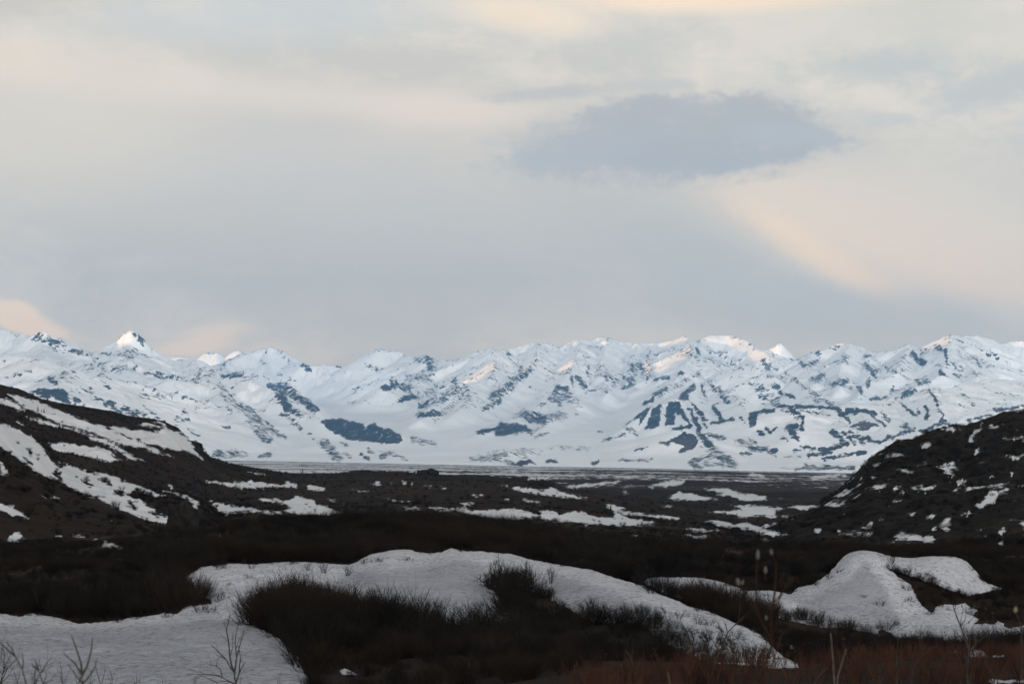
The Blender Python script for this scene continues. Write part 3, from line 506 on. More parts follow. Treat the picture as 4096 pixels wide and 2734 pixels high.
# ------------------------------------------------------------------ ground, hills, lying snow
# control rows: (x on photograph, distance m, y on photograph); None in the last slot -> height given as z below eye
ROWS = [
 [(-900, 2.5, ('z', -1.75)), (5000, 2.5, ('z', -1.75))],
 [(-900, 12, ('z', -2.5)), (5000, 12, ('z', -2.3))],
 [(-900, 24, ('z', -4.2)), (700, 24, ('z', -4.1)), (1200, 24, ('z', -3.9)), (2300, 21, 2800), (2700, 20, 2790), (5000, 20, 2790)],
 [(-900, 44, 2780), (0, 44, 2745), (1200, 40, 2750), (1700, 36, 2760), (2300, 30, 2720), (2700, 26, 2720), (3300, 26, 2720), (4096, 26, 2710), (5000, 26, 2710)],
 [(-900, 60, 2590), (0, 60, 2590), (700, 58, 2600), (1200, 55, 2600), (1700, 50, 2600), (2300, 44, 2640), (2700, 36, 2650), (3200, 35, 2662), (3600, 36, 2640), (4096, 36, 2630), (5000, 36, 2630)],
 [(-900, 78, 2450), (0, 76, 2466), (300, 76, 2495), (560, 76, 2480), (700, 76, 2455), (1000, 74, 2425), (1500, 74, 2450), (2000, 70, 2500), (2300, 62, 2560), (2700, 50, 2668), (3000, 46, 2700), (3200, 48, 2712), (3600, 56, 2612), (3800, 58, 2600), (4096, 58, 2600), (5000, 58, 2600)],
 [(-900, 104, 2330), (0, 100, 2345), (700, 100, 2300), (800, 100, 2270), (930, 100, 2255), (1110, 102, 2252), (1254, 104, 2253), (1395, 105, 2262), (1480, 107, 2222), (1536, 108, 2209), (1600, 110, 2200), (1660, 110, 2210), (1727, 110, 2218), (1770, 110, 2212), (1800, 110, 2193), (1834, 110, 2206), (1891, 110, 2212), (1970, 109, 2217), (2043, 107, 2214), (2100, 104, 2238), (2169, 101, 2254), (2282, 98, 2268), (2366, 94, 2282), (2451, 90, 2313), (2564, 84, 2347), (2648, 79, 2387), (2733, 74, 2420), (2834, 68, 2454), (2930, 62, 2494), (3032, 57, 2540), (3086, 55, 2590), (3137, 54, 2636), (3188, 54, 2652), (3260, 56, 2680), (3400, 60, 2640), (3616, 72, 2585), (3800, 76, 2550), (4096, 76, 2548), (5000, 76, 2540)],
 [(-900, 118, 2270), (0, 116, 2280), (700, 116, 2270), (1110, 116, 2300), (1600, 124, 2290), (1900, 124, 2300), (2100, 118, 2330), (2366, 106, 2380), (2564, 96, 2450), (2733, 86, 2520), (2930, 74, 2590), (3086, 68, 2640), (3200, 68, 2650), (3400, 76, 2580), (3600, 84, 2545), (3800, 86, 2530), (4096, 86, 2520), (5000, 86, 2510)],
 [(-900, 132, 2240), (0, 130, 2250), (1000, 130, 2235), (1600, 136, 2240), (2000, 136, 2260), (2366, 126, 2330), (2581, 106, 2420), (2800, 101, 2428), (3000, 98, 2452), (3109, 96, 2462), (3278, 96, 2494), (3464, 96, 2528), (3616, 94, 2560), (3730, 96, 2500), (3850, 98, 2490), (4096, 100, 2480), (5000, 100, 2470)],
 [(-900, 150, 2215), (0, 148, 2225), (1000, 148, 2180), (1600, 150, 2190), (2000, 150, 2200), (2366, 142, 2290), (2500, 124, 2340), (2581, 118, 2314), (2650, 116, 2311), (2789, 116, 2313), (2846, 116, 2322), (2913, 115, 2341), (2970, 114, 2367), (3109, 112, 2370), (3165, 112, 2388), (3188, 112, 2351), (3244, 113, 2347), (3312, 114, 2302), (3346, 115, 2268), (3368, 116, 2225), (3413, 116, 2211), (3464, 116, 2204), (3503, 116, 2211), (3560, 117, 2232), (3661, 118, 2240), (3695, 118, 2230), (3785, 120, 2227), (3825, 121, 2231), (3859, 122, 2240), (3909, 122, 2291), (3926, 122, 2330), (4011, 121, 2358), (4096, 120, 2385), (4400, 120, 2400), (5000, 120, 2400)],
 [(-900, 168, 2200), (0, 166, 2200), (1000, 166, 2140), (1600, 168, 2140), (2000, 170, 2150), (2366, 160, 2220), (2700, 136, 2370), (3000, 134, 2400), (3464, 136, 2320), (3900, 140, 2350), (4096, 140, 2380), (5000, 140, 2380)],
 [(-900, 192, 2180), (0, 190, 2195), (300, 190, 2215), (500, 194, 2175), (800, 198, 2135), (1100, 204, 2085), (1400, 206, 2095), (1700, 206, 2095), (2100, 202, 2130), (2500, 194, 2185), (3000, 190, 2200), (3400, 190, 2205), (3800, 196, 2215), (4096, 200, 2222), (5000, 200, 2222)],
 [(-900, 250, 2160), (0, 246, 2175), (300, 246, 2180), (1100, 256, 2130), (1700, 256, 2130), (2100, 250, 2150), (2500, 246, 2180), (3000, 240, 2205), (3600, 236, 2210), (4096, 240, 2210), (5000, 240, 2210)],
 [(-900, 330, 2110), (0, 330, 2130), (700, 340, 2110), (1100, 350, 2090), (1700, 350, 2085), (2100, 350, 2105), (2500, 340, 2150), (3000, 320, 2180), (3600, 300, 2190), (4096, 290, 2195), (5000, 290, 2195)],
 [(-900, 480, 2060), (0, 480, 2085), (700, 480, 2085), (1100, 480, 2050), (1700, 480, 2040), (2100, 480, 2060), (2500, 480, 2105), (3000, 480, 2140), (4096, 480, 2150), (5000, 480, 2150)],
 [(-900, 720, 2010), (0, 720, 2040), (700, 720, 2040), (1100, 720, 2006), (1500, 720, 1990), (1900, 720, 1990), (2300, 720, 2015), (2600, 720, 2050), (3000, 720, 2100), (4096, 720, 2110), (5000, 720, 2110)],
 [(-900, 1050, 1960), (700, 1050, 1985), (1100, 1050, 1955), (1400, 1050, 1935), (1900, 1050, 1935), (2200, 1050, 1948), (2450, 1050, 1985), (2650, 1050, 2020), (3000, 1050, 2062), (4096, 1050, 2080), (5000, 1050, 2080)],
 [(-900, 1500, 1900), (700, 1500, 1915), (1000, 1500, 1906), (1200, 1500, 1898), (1360, 1500, 1892), (1450, 1500, 1881), (1560, 1500, 1884), (1660, 1500, 1892), (1780, 1500, 1900), (1900, 1500, 1903), (2060, 1500, 1912), (2150, 1500, 1917), (2230, 1500, 1948), (2400, 1500, 1985), (2600, 1500, 2002), (3000, 1500, 2022), (4096, 1500, 2040), (5000, 1500, 2040)],
 [(-900, 1900, 1930), (1000, 1900, 1930), (1900, 1900, 1945), (2300, 1900, 1968), (3000, 1900, 1985), (5000, 1900, 1995)],
 [(-900, 3100, 1895), (1000, 3100, 1896), (2000, 3100, 1912), (3000, 3100, 1932), (5000, 3100, 1945)],
 [(-900, 6000, 1862), (1000, 6000, 1866), (1500, 6000, 1872), (2500, 6000, 1886), (3400, 6000, 1905), (5000, 6000, 1915)],
 [(-900, 12200, 1830), (0, 12200, 1834), (1000, 12200, 1842), (1500, 12200, 1852), (2000, 12200, 1862), (2600, 12200, 1872), (3000, 12200, 1884), (3400, 12200, 1892), (5000, 12200, 1900)],
 [(-900, 14500, 1850), (5000, 14500, 1940)],
]
RK = []
for r in ROWS:
    xs = np.array([p[0] for p in r], float); ys = np.array([p[1] for p in r], float)
    zs = np.array([EZ + p[2][1] if isinstance(p[2], tuple) else EZ - (p[2] - H0) / F * p[1] for p in r])
    RK.append((xs, ys, zs))
def knots(px):
    L = []; Z = []
    for xs, ys, zs in RK:
        y = z = 0
        for o in (-40, -20, 0, 20, 40):
            y = y + np.interp(px + o, xs, ys) / 5; z = z + np.interp(px + o, xs, zs) / 5
        L.append(np.log(y)); Z.append(z)
    return np.array(L), np.array(Z)
def slopes(L, Z):
    h = np.diff(L, axis=0); d = np.diff(Z, axis=0) / h; m = np.zeros_like(Z)
    a, b = d[:-1], d[1:]
    w1 = 2 * h[1:] + h[:-1]; w2 = h[1:] + 2 * h[:-1]
    with np.errstate(divide='ignore', invalid='ignore'):
        mm = (w1 + w2) / (w1 / a + w2 / b)
    m[1:-1] = np.where(a * b > 0, np.nan_to_num(mm), 0); m[0] = d[0]; m[-1] = d[-1]
    return m
def base_z(px, Y):
    """smooth ground height at photograph column px, distance Y (1-D arrays)"""
    px = np.asarray(px, float); Y = np.asarray(Y, float)
    L, Z = knots(px); m = slopes(L, Z); ly = np.log(Y); n = len(px); ii = np.arange(n)
    k = np.clip((L <= ly).sum(0) - 1, 0, len(L) - 2)
    l0, l1 = L[k, ii], L[k + 1, ii]; h = l1 - l0; t = np.clip((ly - l0) / h, 0, 1)
    z0, z1, m0, m1 = Z[k, ii], Z[k + 1, ii], m[k, ii], m[k + 1, ii]
    return (2 * t ** 3 - 3 * t ** 2 + 1) * z0 + (t ** 3 - 2 * t ** 2 + t) * h * m0 + (-2 * t ** 3 + 3 * t ** 2) * z1 + (t ** 3 - t ** 2) * h * m1
def ground_z(px, Y):
    sh = np.shape(px * np.ones_like(Y)); px = (px * np.ones_like(Y)).ravel(); Yr = (Y * np.ones(sh)).ravel()
    z = np.concatenate([base_z(px[i:i + 200000], Yr[i:i + 200000]) for i in range(0, len(px), 200000)])
    x = (px - CX) / F * Yr
    a = np.clip(Yr / 120, .15, 1) * .14 + sstep(150, 700, Yr) * 1.0 + sstep(700, 2500, Yr) * 1.2
    wl = np.where(Yr < 260, 5.0, 30.0)
    z = z + fbm(x / 5., Yr / 5., 201, 3) * .16 * np.clip(Yr / 60, .3, 1) + fbm(x / 34., Yr / 34., 211, 4) * 2.9 * sstep(220, 700, Yr) * (1 - sstep(2500, 7000, Yr) * .5) + fbm(x / 160, Yr / 160, 221, 3) * 3 * sstep(500, 1100, Yr) * (1 - sstep(1300, 1500, Yr) * .8)
    return z.reshape(sh)

# ---- outlines of lying snow on the tundra, traced
SNOW = Raster(-30.0)
swx = fbm(*np.meshgrid(rx / 34, ry / 17), 131, 4) * 13; swy = fbm(*np.meshgrid(rx / 34, ry / 15), 141, 4) * 8
def snow_poly(P, op=np.maximum, R=SNOW, k=1.0):
    P = np.asarray(P); i0, i1, j0, j1 = win(P[:, 0].min(), P[:, 0].max(), P[:, 1].min(), P[:, 1].max(), 30)
    if i1 <= i0 or j1 <= j0: return
    X, Y = np.meshgrid(rx[j0:j1], ry[i0:i1]); X = X + swx[i0:i1, j0:j1] * k; Y = Y + swy[i0:i1, j0:j1] * k
    s = psdf(P, X, Y)
    R.a[i0:i1, j0:j1] = op(R.a[i0:i1, j0:j1], s if op is np.maximum else -s)
for P in (
 M1([(60,830),(150,850),(260,880),(350,910),(400,935),(540,990),(700,1050),(820,1090),(880,1120),(1000,1180),(1150,1230),(1280,1290),(1370,1330),(1250,1300),(1120,1260),(960,1230),(830,1180),(700,1130),(560,1090),(440,1050),(330,1000),(200,940),(120,890)]),
 M1([(0,865),(60,870),(130,905),(170,940),(200,965),(130,955),(60,925),(10,905),(-300,800),(-300,770)]),
 M1([(205,1010),(350,1040),(480,1075),(600,1110),(700,1150),(850,1200),(960,1260),(1080,1330),(1180,1370),(1060,1350),(980,1350),(1000,1320),(900,1270),(830,1230),(700,1190),(690,1160),(560,1110),(400,1080),(300,1060)]),
 M1([(360,1215),(500,1215),(640,1240),(760,1250),(860,1270),(880,1300),(940,1350),(880,1365),(700,1330),(560,1300),(440,1270),(400,1240)]),
 M1([(840,1080),(950,1095),(1100,1120),(1220,1130),(1290,1100),(1180,1090),(1060,1065),(1160,1060),(1250,1080),(1330,1110),(1400,1130),(1470,1180),(1530,1250),(1540,1310),(1480,1290),(1380,1275),(1280,1250),(1150,1220),(1000,1170),(900,1130)]),
 M1([(140,1050),(190,1062),(225,1082),(170,1075)]), M1([(1500,1290),(1560,1310),(1600,1350),(1540,1320)]), M1([(1200,1040),(1260,1050),(1290,1075),(1230,1062)]),
 M1([(1950,1440),(2010,1442),(2060,1468),(1990,1455)]), M1([(1590,1505),(1660,1510),(1700,1530),(1640,1530)]), M1([(280,1115),(330,1118),(320,1124)]),
 M1([(0,1340),(30,1400),(70,1470),(0,1450)]), B1([(0,20),(60,85),(0,90)]),
 SS([(-500,1560),(-200,1620),(0,1693),(60,1712),(130,1748),(165,1780),(200,1830),(230,1840),(357,1885),(430,1892),(507,1923),(592,1954),(665,1985),(620,1985),(545,1960),(505,1972),(560,2000),(640,2040),(700,2075),(695,2098),(600,2085),(480,2038),(395,1996),(316,1968),(254,1935),(215,1912),(160,1900),(110,1860),(50,1818),(0,1782),(-200,1700),(-500,1640)]),
 B1([(1110,195),(1180,200),(1280,215),(1360,250),(1435,290),(1400,330),(1370,325),(1330,265),(1240,235)]), B1([(1180,145),(1240,190),(1215,190)]),
 B1([(0,290),(60,300),(150,345),(180,385),(225,395),(150,385),(90,375),(40,350),(0,345),(-300,250),(-300,220)]),
 B1([(70,520),(110,490),(160,515),(155,545),(70,545)]), B1([(0,555),(100,545),(290,565),(180,562),(0,570)]),
 B1([(500,505),(560,508),(610,530),(540,528)]), B1([(720,545),(790,570),(890,605),(800,607),(735,595)]), B1([(0,680),(70,675),(130,690),(60,698),(0,690),(-200,690),(-200,680)]),
 B1([(400,520),(440,510),(430,525)]), B1([(640,545),(700,540),(690,552)]), B1([(765,405),(820,410),(850,430),(800,425)]), B1([(290,225),(380,240),(420,260),(340,245)]),
 N6([(280,225),(400,232),(500,230),(560,225),(640,238),(700,240),(720,228),(770,240),(760,260),(640,258),(520,268),(420,258),(340,240)]),
 N6([(810,245),(870,252),(930,268),(900,278),(830,268)]), N6([(515,178),(560,180),(600,192),(540,188)]),
 N6([(545,310),(620,315),(700,325),(740,318),(765,298),(800,308),(850,325),(870,345),(940,365),(1000,390),(1050,405),(900,405),(770,402),(720,385),(650,385),(740,370),(700,345),(620,335)]),
 N6([(310,330),(380,345),(480,360),(560,370),(700,390),(730,400),(560,392),(480,392),(400,405),(360,385)]),
 N6([(1320,360),(1380,362),(1440,372),(1380,378),(1330,376)]), N6([(1460,360),(1560,370),(1620,368),(1700,378),(1800,372),(1870,368),(1900,378),(1900,420),(1870,430),(1780,420),(1700,400),(1600,380),(1500,380)]),
 N6([(1220,318),(1290,320),(1370,338),(1300,332)]), N6([(930,320),(990,328),(960,333)]), N6([(1620,342),(1690,340),(1680,352),(1640,350)]), N6([(1680,298),(1740,302),(1700,306)]),
 N6([(1850,315),(1870,322),(1855,326)]), N6([(1940,322),(2030,330),(2040,342),(1980,338)]),
 N6([(1820,245),(1900,255),(1980,262),(2060,275),(2100,255),(2150,280),(2230,300),(2280,315),(2180,312),(2060,300),(1960,285),(1880,262)]),
 N6([(1150,240),(1200,228),(1204,250),(1170,246)]), N6([(1250,232),(1270,235),(1262,246)]), N6([(1318,222),(1340,228),(1332,248)]), N6([(1360,230),(1380,250),(1362,252)]), N6([(1430,248),(1465,253),(1450,258)]), N6([(1510,252),(1550,260),(1530,264)]), N6([(1060,272),(1170,276),(1080,280)]), N6([(1010,335),(1025,340),(1012,343)]),
 B3([(60,320),(200,345),(300,385),(280,340),(400,345),(420,370),(500,345),(580,345),(640,370),(720,385),(810,382),(820,345),(740,300),(750,290),(880,320),(840,335),(960,350),(1100,365),(1280,385),(1250,405),(1100,385),(1000,380),(900,370),(830,355),(900,385),(1100,420),(1110,440),(950,450),(800,445),(720,430),(600,440),(500,415),(400,420),(260,390),(100,400),(-100,410),(-100,350),(0,345)]),
 B3([(410,520),(470,520),(500,545),(440,540)]), B3([(540,535),(650,545),(740,562),(640,565),(560,550)]), B3([(330,565),(440,575),(360,575)]), B3([(690,525),(730,532),(700,536)]), B3([(920,515),(960,505),(1000,512),(940,525)]), B3([(600,595),(660,600),(620,604)]), B3([(460,492),(560,496),(500,500)]),
 B3([(1030,565),(1100,570),(1200,588),(1100,582)]), B3([(1195,250),(1265,205),(1380,220),(1480,245),(1560,262),(1400,265),(1250,262)]),
 B3([(1440,185),(1580,178),(1680,200),(1690,212),(1800,220),(1900,242),(1850,262),(1780,270),(1700,262),(1640,240),(1540,225),(1600,212),(1500,200)]),
 B3([(1150,305),(1220,303),(1215,320),(1160,315)]), B3([(1050,165),(1120,145),(1200,120),(1310,125),(1300,150),(1180,170),(1080,172)]),
 B3([(1480,345),(1600,340),(1720,330),(1700,315),(1640,300),(1760,300),(1951,320),(1951,380),(1850,365),(1760,385),(1740,395),(1660,370),(1560,355)]),
 B3([(1450,410),(1540,400),(1650,430),(1750,425),(1860,460),(1951,490),(1951,515),(1850,500),(1780,480),(1700,470),(1600,462),(1500,430)]),
 B3([(1320,460),(1400,465),(1560,475),(1500,492),(1400,492)]), B3([(1280,505),(1350,505),(1360,520),(1470,518),(1460,530),(1370,535),(1300,520)]), B3([(1300,658),(1390,660),(1370,672)]), B3([(860,208),(910,208),(900,220)]), B3([(150,268),(180,262),(190,274)]), B3([(215,265),(290,285),(230,280)]), B3([(30,250),(60,262),(35,268)]),
 B3([(440,165),(600,150),(800,130),(880,128),(820,145),(700,165),(500,182)]), B3([(170,105),(300,95),(380,100),(340,120),(200,120)]), B3([(0,60),(120,45),(100,70),(0,75)]), B3([(850,100),(960,94),(900,112)]), B3([(850,172),(930,165),(900,182)]),
 B4([(0,225),(130,240),(120,260),(60,270),(0,265)]), B4([(0,300),(150,310),(270,325),(180,340),(0,330)]), B4([(280,310),(370,300),(500,305),(450,325),(400,335),(330,328)]), B4([(0,335),(100,355),(200,375),(190,392),(80,375),(0,375)]), B4([(230,375),(280,385),(260,392)]),
 B4([(0,440),(80,455),(170,490),(220,505),(290,510),(200,518),(80,490),(0,480)]), B4([(0,66),(90,78),(115,104),(60,100),(0,98)]), B4([(420,100),(500,85),(690,80),(700,95),(560,108),(470,120)]),
 B4([(1650,685),(1720,672),(1740,690),(1800,668),(1951,662),(2300,660),(2300,676),(1951,680),(1830,700),(1730,702),(1670,700)]), B4([(1880,890),(1951,875),(2200,870),(2200,900),(1951,900)]),
 # right hill
 B4([(450,480),(490,458),(520,480),(500,500),(470,495)]), B4([(620,465),(645,480),(625,488)]), B4([(790,465),(850,425),(885,420),(870,455),(830,468)]), B4([(780,105),(800,100),(805,130),(790,135)]), B4([(870,10),(930,5),(890,25)]), B4([(1330,30),(1390,10),(1400,20),(1350,38)]), B4([(1470,140),(1520,120),(1560,115),(1530,140),(1480,160)]), B4([(1435,190),(1500,180),(1470,205)]), B4([(1700,160),(1800,138),(1810,150),(1740,178)]), B4([(1840,90),(1870,60),(1875,85),(1850,105)]),
 B4([(1610,290),(1650,285),(1690,220),(1710,190),(1760,200),(1765,240),(1740,290),(1690,290),(1650,330),(1620,320)]), B4([(1510,370),(1550,335),(1600,360),(1540,378)]), B4([(1260,395),(1290,362),(1315,370),(1290,398)]), B4([(1240,570),(1245,520),(1300,515),(1320,540),(1280,560)]), B4([(1010,565),(1050,545),(1060,555)]), B4([(1115,570),(1135,560),(1135,578)]), B4([(1120,360),(1190,350),(1150,372)]), B4([(1610,480),(1660,465),(1640,492)]), B4([(1770,580),(1800,530),(1830,540),(1800,595)]), B4([(640,290),(690,255),(660,300)]), B4([(640,370),(690,355),(680,372)]), B4([(720,335),(730,325),(725,345)]), B4([(900,210),(925,205),(915,215)]), B4([(930,400),(960,390),(950,408)]), B4([(1185,210),(1200,200),(1200,218)]), B4([(1235,215),(1265,205),(1250,235)]), B4([(980,295),(1010,285),(1000,310)]), B4([(1060,215),(1110,200),(1090,220)]), B4([(1010,270),(1080,250),(1100,262),(1050,285)]), B4([(1760,500),(1810,450),(1820,480),(1790,520)]), B4([(1640,545),(1680,515),(1690,530)]), B4([(1290,470),(1320,462),(1315,480)]), B4([(1400,600),(1440,590),(1430,605)]), B4([(1570,600),(1620,580),(1600,606)]),
 M4([(1500,1110),(1600,1090),(1620,1110),(1600,1140),(1560,1125)]), M4([(1720,1180),(1760,1130),(1830,1060),(1790,1120),(1760,1180),(1760,1215),(1715,1210)]), M4([(1340,1240),(1380,1210),(1440,1225),(1420,1250),(1360,1265)]), M4([(1975,1175),(2050,1180),(2156,1155),(2140,1180),(2050,1195)]), M4([(2020,1310),(2090,1320),(2156,1290),(2156,1320),(2110,1325),(2156,1345),(2100,1360),(2060,1335)]), M4([(970,1385),(1020,1375),(990,1398)]), M4([(1620,1275),(1680,1290),(1660,1310)]), M4([(1745,1340),(1770,1270),(1810,1255),(1790,1300)]), M4([(1470,1410),(1530,1380),(1660,1345),(1580,1400)]), M4([(1540,1480),(1620,1460),(1590,1485)]), M4([(2040,1490),(2060,1440),(2075,1455)]), M4([(1620,1520),(1680,1500),(1720,1510),(1650,1545)]), M4([(1860,1490),(1910,1478),(1900,1490)]), M4([(860,1490),(880,1485),(885,1520)]), M4([(1910,1560),(2000,1530),(1990,1568)]), M4([(2120,1205),(2156,1200),(2156,1215)]), M4([(2070,1070),(2090,1065),(2085,1078)]),
): snow_poly(P)
for P in (B1([(375,55),(400,50),(440,110),(430,118),(390,85)]), B1([(590,125),(620,130),(655,165),(640,170)]), B1([(905,270),(930,265),(965,310),(960,330),(925,310)]), M1([(205,1270),(235,1278),(242,1305),(220,1298)]), M1([(290,1190),(330,1215),(390,1290),(430,1330),(500,1400),(470,1405),(400,1350),(340,1260)]), B1([(720,115),(760,120),(800,150),(790,160)]), B1([(1060,350),(1100,345),(1160,380),(1110,380)]), M1([(185,1325),(240,1350),(255,1385),(200,1350)]), B1([(810,200),(860,200),(890,225),(840,222)]), B1([(960,215),(1010,220),(1100,270),(1180,320),(1180,380),(1120,350),(1030,290),(960,240)])):
    snow_poly(P, np.minimum)
fine_n = fbm(*np.meshgrid(rx / 9, ry / 7), 151, 3)
mb_ = (sstep(1840, 1870, ry) * (1 - sstep(2230, 2280, ry)))[:, None] * np.ones((1, len(rx)))
hm_ = sstep(3250, 3450, rx)[None, :] * (1 - sstep(2150, 2240, ry))[:, None]
gx_, gy_ = np.meshgrid(rx, ry)
SNOW.a += fine_n * 3.0 + mb_ * (1 - hm_) * (fbm(gx_ / 22, gy_ / 4.5, 155, 4) * 11 - .8) + hm_ * (fbm((gx_ * .9 + gy_ * .6) / 16, (gy_ - gx_ * .35) / 5.5, 157, 4) * 17 - 2.0)
lh_ = (1 - sstep(1150, 1300, rx))[None, :] * (1 - sstep(2090, 2150, ry))[:, None]
SNOW.a += lh_ * (fbm((gx_ + gy_ * .4) / 40, (gy_ - gx_ * .33) / 6.5, 159, 4) * 14 - 1.0)
# tan dry-grass banks
TAN = Raster(-30.0)
for P in (B1([(0,800),(150,760),(330,715),(540,688),(600,700),(420,740),(250,790),(100,812),(0,815),(-300,880),(-300,860)]), B1([(1380,550),(1500,500),(1700,440),(1951,400),(1951,470),(1700,490),(1500,540)]), B2([(0,405),(150,410),(280,400),(420,390),(430,400),(300,450),(230,470),(100,450),(0,470)]), B3([(700,640),(800,620),(900,640),(800,655)]), B3([(1550,610),(1650,600),(1780,640),(1700,690),(1500,680),(1600,640)])):
    snow_poly(P, R=TAN)
TAN.a = sstep(-8, 14, TAN.a) * np.clip(.5 + fbm(*np.meshgrid(rx / 30, ry / 10), 161, 3) * 2.2, 0, 1)

def build_ground():
    cols = np.concatenate([-16000 + np.arange(0, 14) * 1100., np.arange(-560, 4660, 4.6), 4700 + np.arange(0, 14) ** 1.0 * 1100.])
    rows = np.concatenate([np.exp(np.linspace(math.log(2.5), math.log(14), 22))[:-1], np.exp(np.linspace(math.log(14), math.log(320), 480))[:-1], np.exp(np.linspace(math.log(320), math.log(14000), 420))])
    PX, Y = np.meshgrid(cols, rows); Z = ground_z(PX, Y); X = (PX - CX) / F * Y
    py = H0 - F * (Z - EZ) / Y
    S = SNOW.sample(PX, py); S = np.where((Y < 125) & (PX < 3900), -30, S); S = np.where((cols < RX0) | (cols > RX1 - 5), -30, S)
    plain = sstep(1650, 2100, Y); S = np.where(Y > 9000, -30, S)
    white = np.interp(Y, [1600, 2500, 4500, 6500, 7600, 9000, 10500, 12000], [-.035, -.012, .012, .03, .0, .06, .05, -.01]) + np.interp(PX, [600, 1500, 2400, 3400], [.06, .02, 0, -.02]) * sstep(3000, 7000, Y)
    o = grid_mesh('ground', X, Y, Z, M_GROUND, {'snow': S, 'fine': np.clip(Y / 400, .2, 1), 'tan': TAN.sample(PX, py) * (Y < 1500), 'plain': plain, 'white': white, 'rocky': np.zeros(Z.size)})
    tag(o, 'dark brushy tundra plain with lying snow', 'ground', kind='structure')
build_ground()

# ---- the two side hills: front face from foot to crest, rounded top and a back slope
def hill(label, crest, foot, back, seed, amp, prof=1.0, gx=(None, None), step=4.6, rocky=0.):
    x0 = gx[0] if gx[0] is not None else crest[0][0]; x1 = gx[1] if gx[1] is not None else crest[-1][0]
    px = np.arange(x0, x1, step); c = np.array(crest, float); f = np.array(foot, float)
    cy = np.interp(px, c[:, 0], c[:, 1]); cp = np.interp(px, c[:, 0], c[:, 2]); fy = np.interp(px, f[:, 0], f[:, 1]); fp = np.interp(px, f[:, 0], f[:, 2])
    zc = EZ - (cp - H0) / F * cy; zf = EZ - (fp - H0) / F * fy
    nf, nb = 230, 34; t = np.linspace(0, 1, nf)[:, None]
    Yf = fy + (cy - fy) * t; Zf = zf + (zc - zf) * (t ** prof * .75 + .25 * (1 - (1 - t) ** 2))
    tb = np.linspace(0, 1, nb + 1)[1:, None] ** 1.5
    Yb = cy + back * tb; Zb = zc - (zc - zf + 12) * (tb ** 1.3)
    Y = np.concatenate([Yf, Yb]); Z = np.concatenate([Zf, Zb]); PX = np.repeat(px[None, :], len(Y), 0); X = (PX - CX) / F * Y
    w = np.concatenate([np.sin(np.clip(t, 0, 1) * math.pi) ** .5 * np.ones_like(Yf), np.sin(tb * math.pi) * np.ones_like(Yb)])
    Z = Z + w * (fbm(X / 38, Y / 38, seed, 4) * amp + (ridged(X / 16, Y / 30, seed + 9, 3) - .6) * amp * .5) + fbm(X / 6, Y / 6, seed + 20, 3) * .35
    py = H0 - F * (Z - EZ) / Y
    S = SNOW.sample(PX, py)
    if rocky:                                             # small scraps of snow caught in slanting clefts
        a = (X * .8 + Z * 1.3) / 9.; b = (X * -.5 + Z * 1.0) / 2.6
        S = np.maximum(S, (fbm(a, b, 463, 4) + fbm(X / 40, Y / 40, 467, 2) * .45 - .36) * 40)
    o = grid_mesh('hill', X, Y, Z, M_GROUND, {'snow': S, 'fine': np.full(Z.size, 1.0), 'tan': np.zeros(Z.size), 'plain': np.zeros(Z.size), 'white': np.zeros(Z.size), 'rocky': np.full(Z.size, rocky)})
    tag(o, label, 'hill', kind='structure'); return px, Y, Z
HILLS = []
def hill_reg(*a, **k):
    HILLS.append(hill(*a, **k))
hill_reg('dark brown hill with long slanting snow streaks', [(x, 1000 + max(0, x) * .36, y) for x, y in [(-900,1400),(-400,1470),(0,1536),(77,1554),(107,1567),(168,1595),(255,1613),(357,1628),(459,1646),(510,1661),(587,1671),(653,1682),(714,1712),(738,1738),(760,1762),(780,1764),(796,1785),(842,1826),(918,1851),(1020,1872),(1100,1884),(1250,1905)]],
     [(-900, 520, 2060), (0, 560, 2040), (400, 620, 2030), (800, 760, 2010), (1100, 1000, 1990), (1250, 1200, 1960)], 500, 401, 5)
hill_reg('lower shoulder of the brown hill, crossed by a broad snow slope', [(x, 430 + max(0, x) * .22, y) for x, y in [(-900,1440),(-400,1560),(0,1672),(61,1728),(153,1758),(199,1806),(255,1862),(357,1884),(423,1890),(510,1924),(564,1942),(648,1958),(733,1972),(806,2005),(860,2060),(920,2120)]],
     [(-900, 250, 2230), (0, 262, 2190), (400, 280, 2170), (700, 300, 2150), (920, 340, 2150)], 160, 421, 2.2)
hill_reg('steep dark rocky hill flecked with small snow patches', [(x, y2, y) for x, y2, y in [(3040,385,2152),(3080,390,2134),(3137,400,2106),(3210,415,2072),(3267,430,2043),(3289,440,2004),(3362,455,1952),(3404,470,1911),(3440,480,1875),(3476,490,1840),(3532,505,1809),(3593,520,1771),(3649,535,1758),(3685,545,1733),(3751,560,1712),(3812,575,1705),(3863,590,1707),(3940,610,1676),(4016,630,1648),(4096,650,1636),(4500,720,1600),(5000,780,1590)]],
     [(3040, 330, 2170), (3300, 270, 2195), (3700, 250, 2205), (4096, 240, 2208), (5000, 240, 2200)], 260, 441, 4.5, rocky=1.)
def surf_z(px, Y):
    """top of ground or hill at a column and distance"""
    z = ground_z(px, Y)
    for hp, hY, hZ in HILLS:
        for i in np.nonzero((px >= hp[0]) & (px <= hp[-1]))[0]:
            k = int((px[i] - hp[0]) / (hp[1] - hp[0])); k = min(k, len(hp) - 1)
            if hY[0, k] < Y[i] < hY[-1, k]: z[i] = max(z[i], np.interp(Y[i], hY[:, k], hZ[:, k]))
    return z
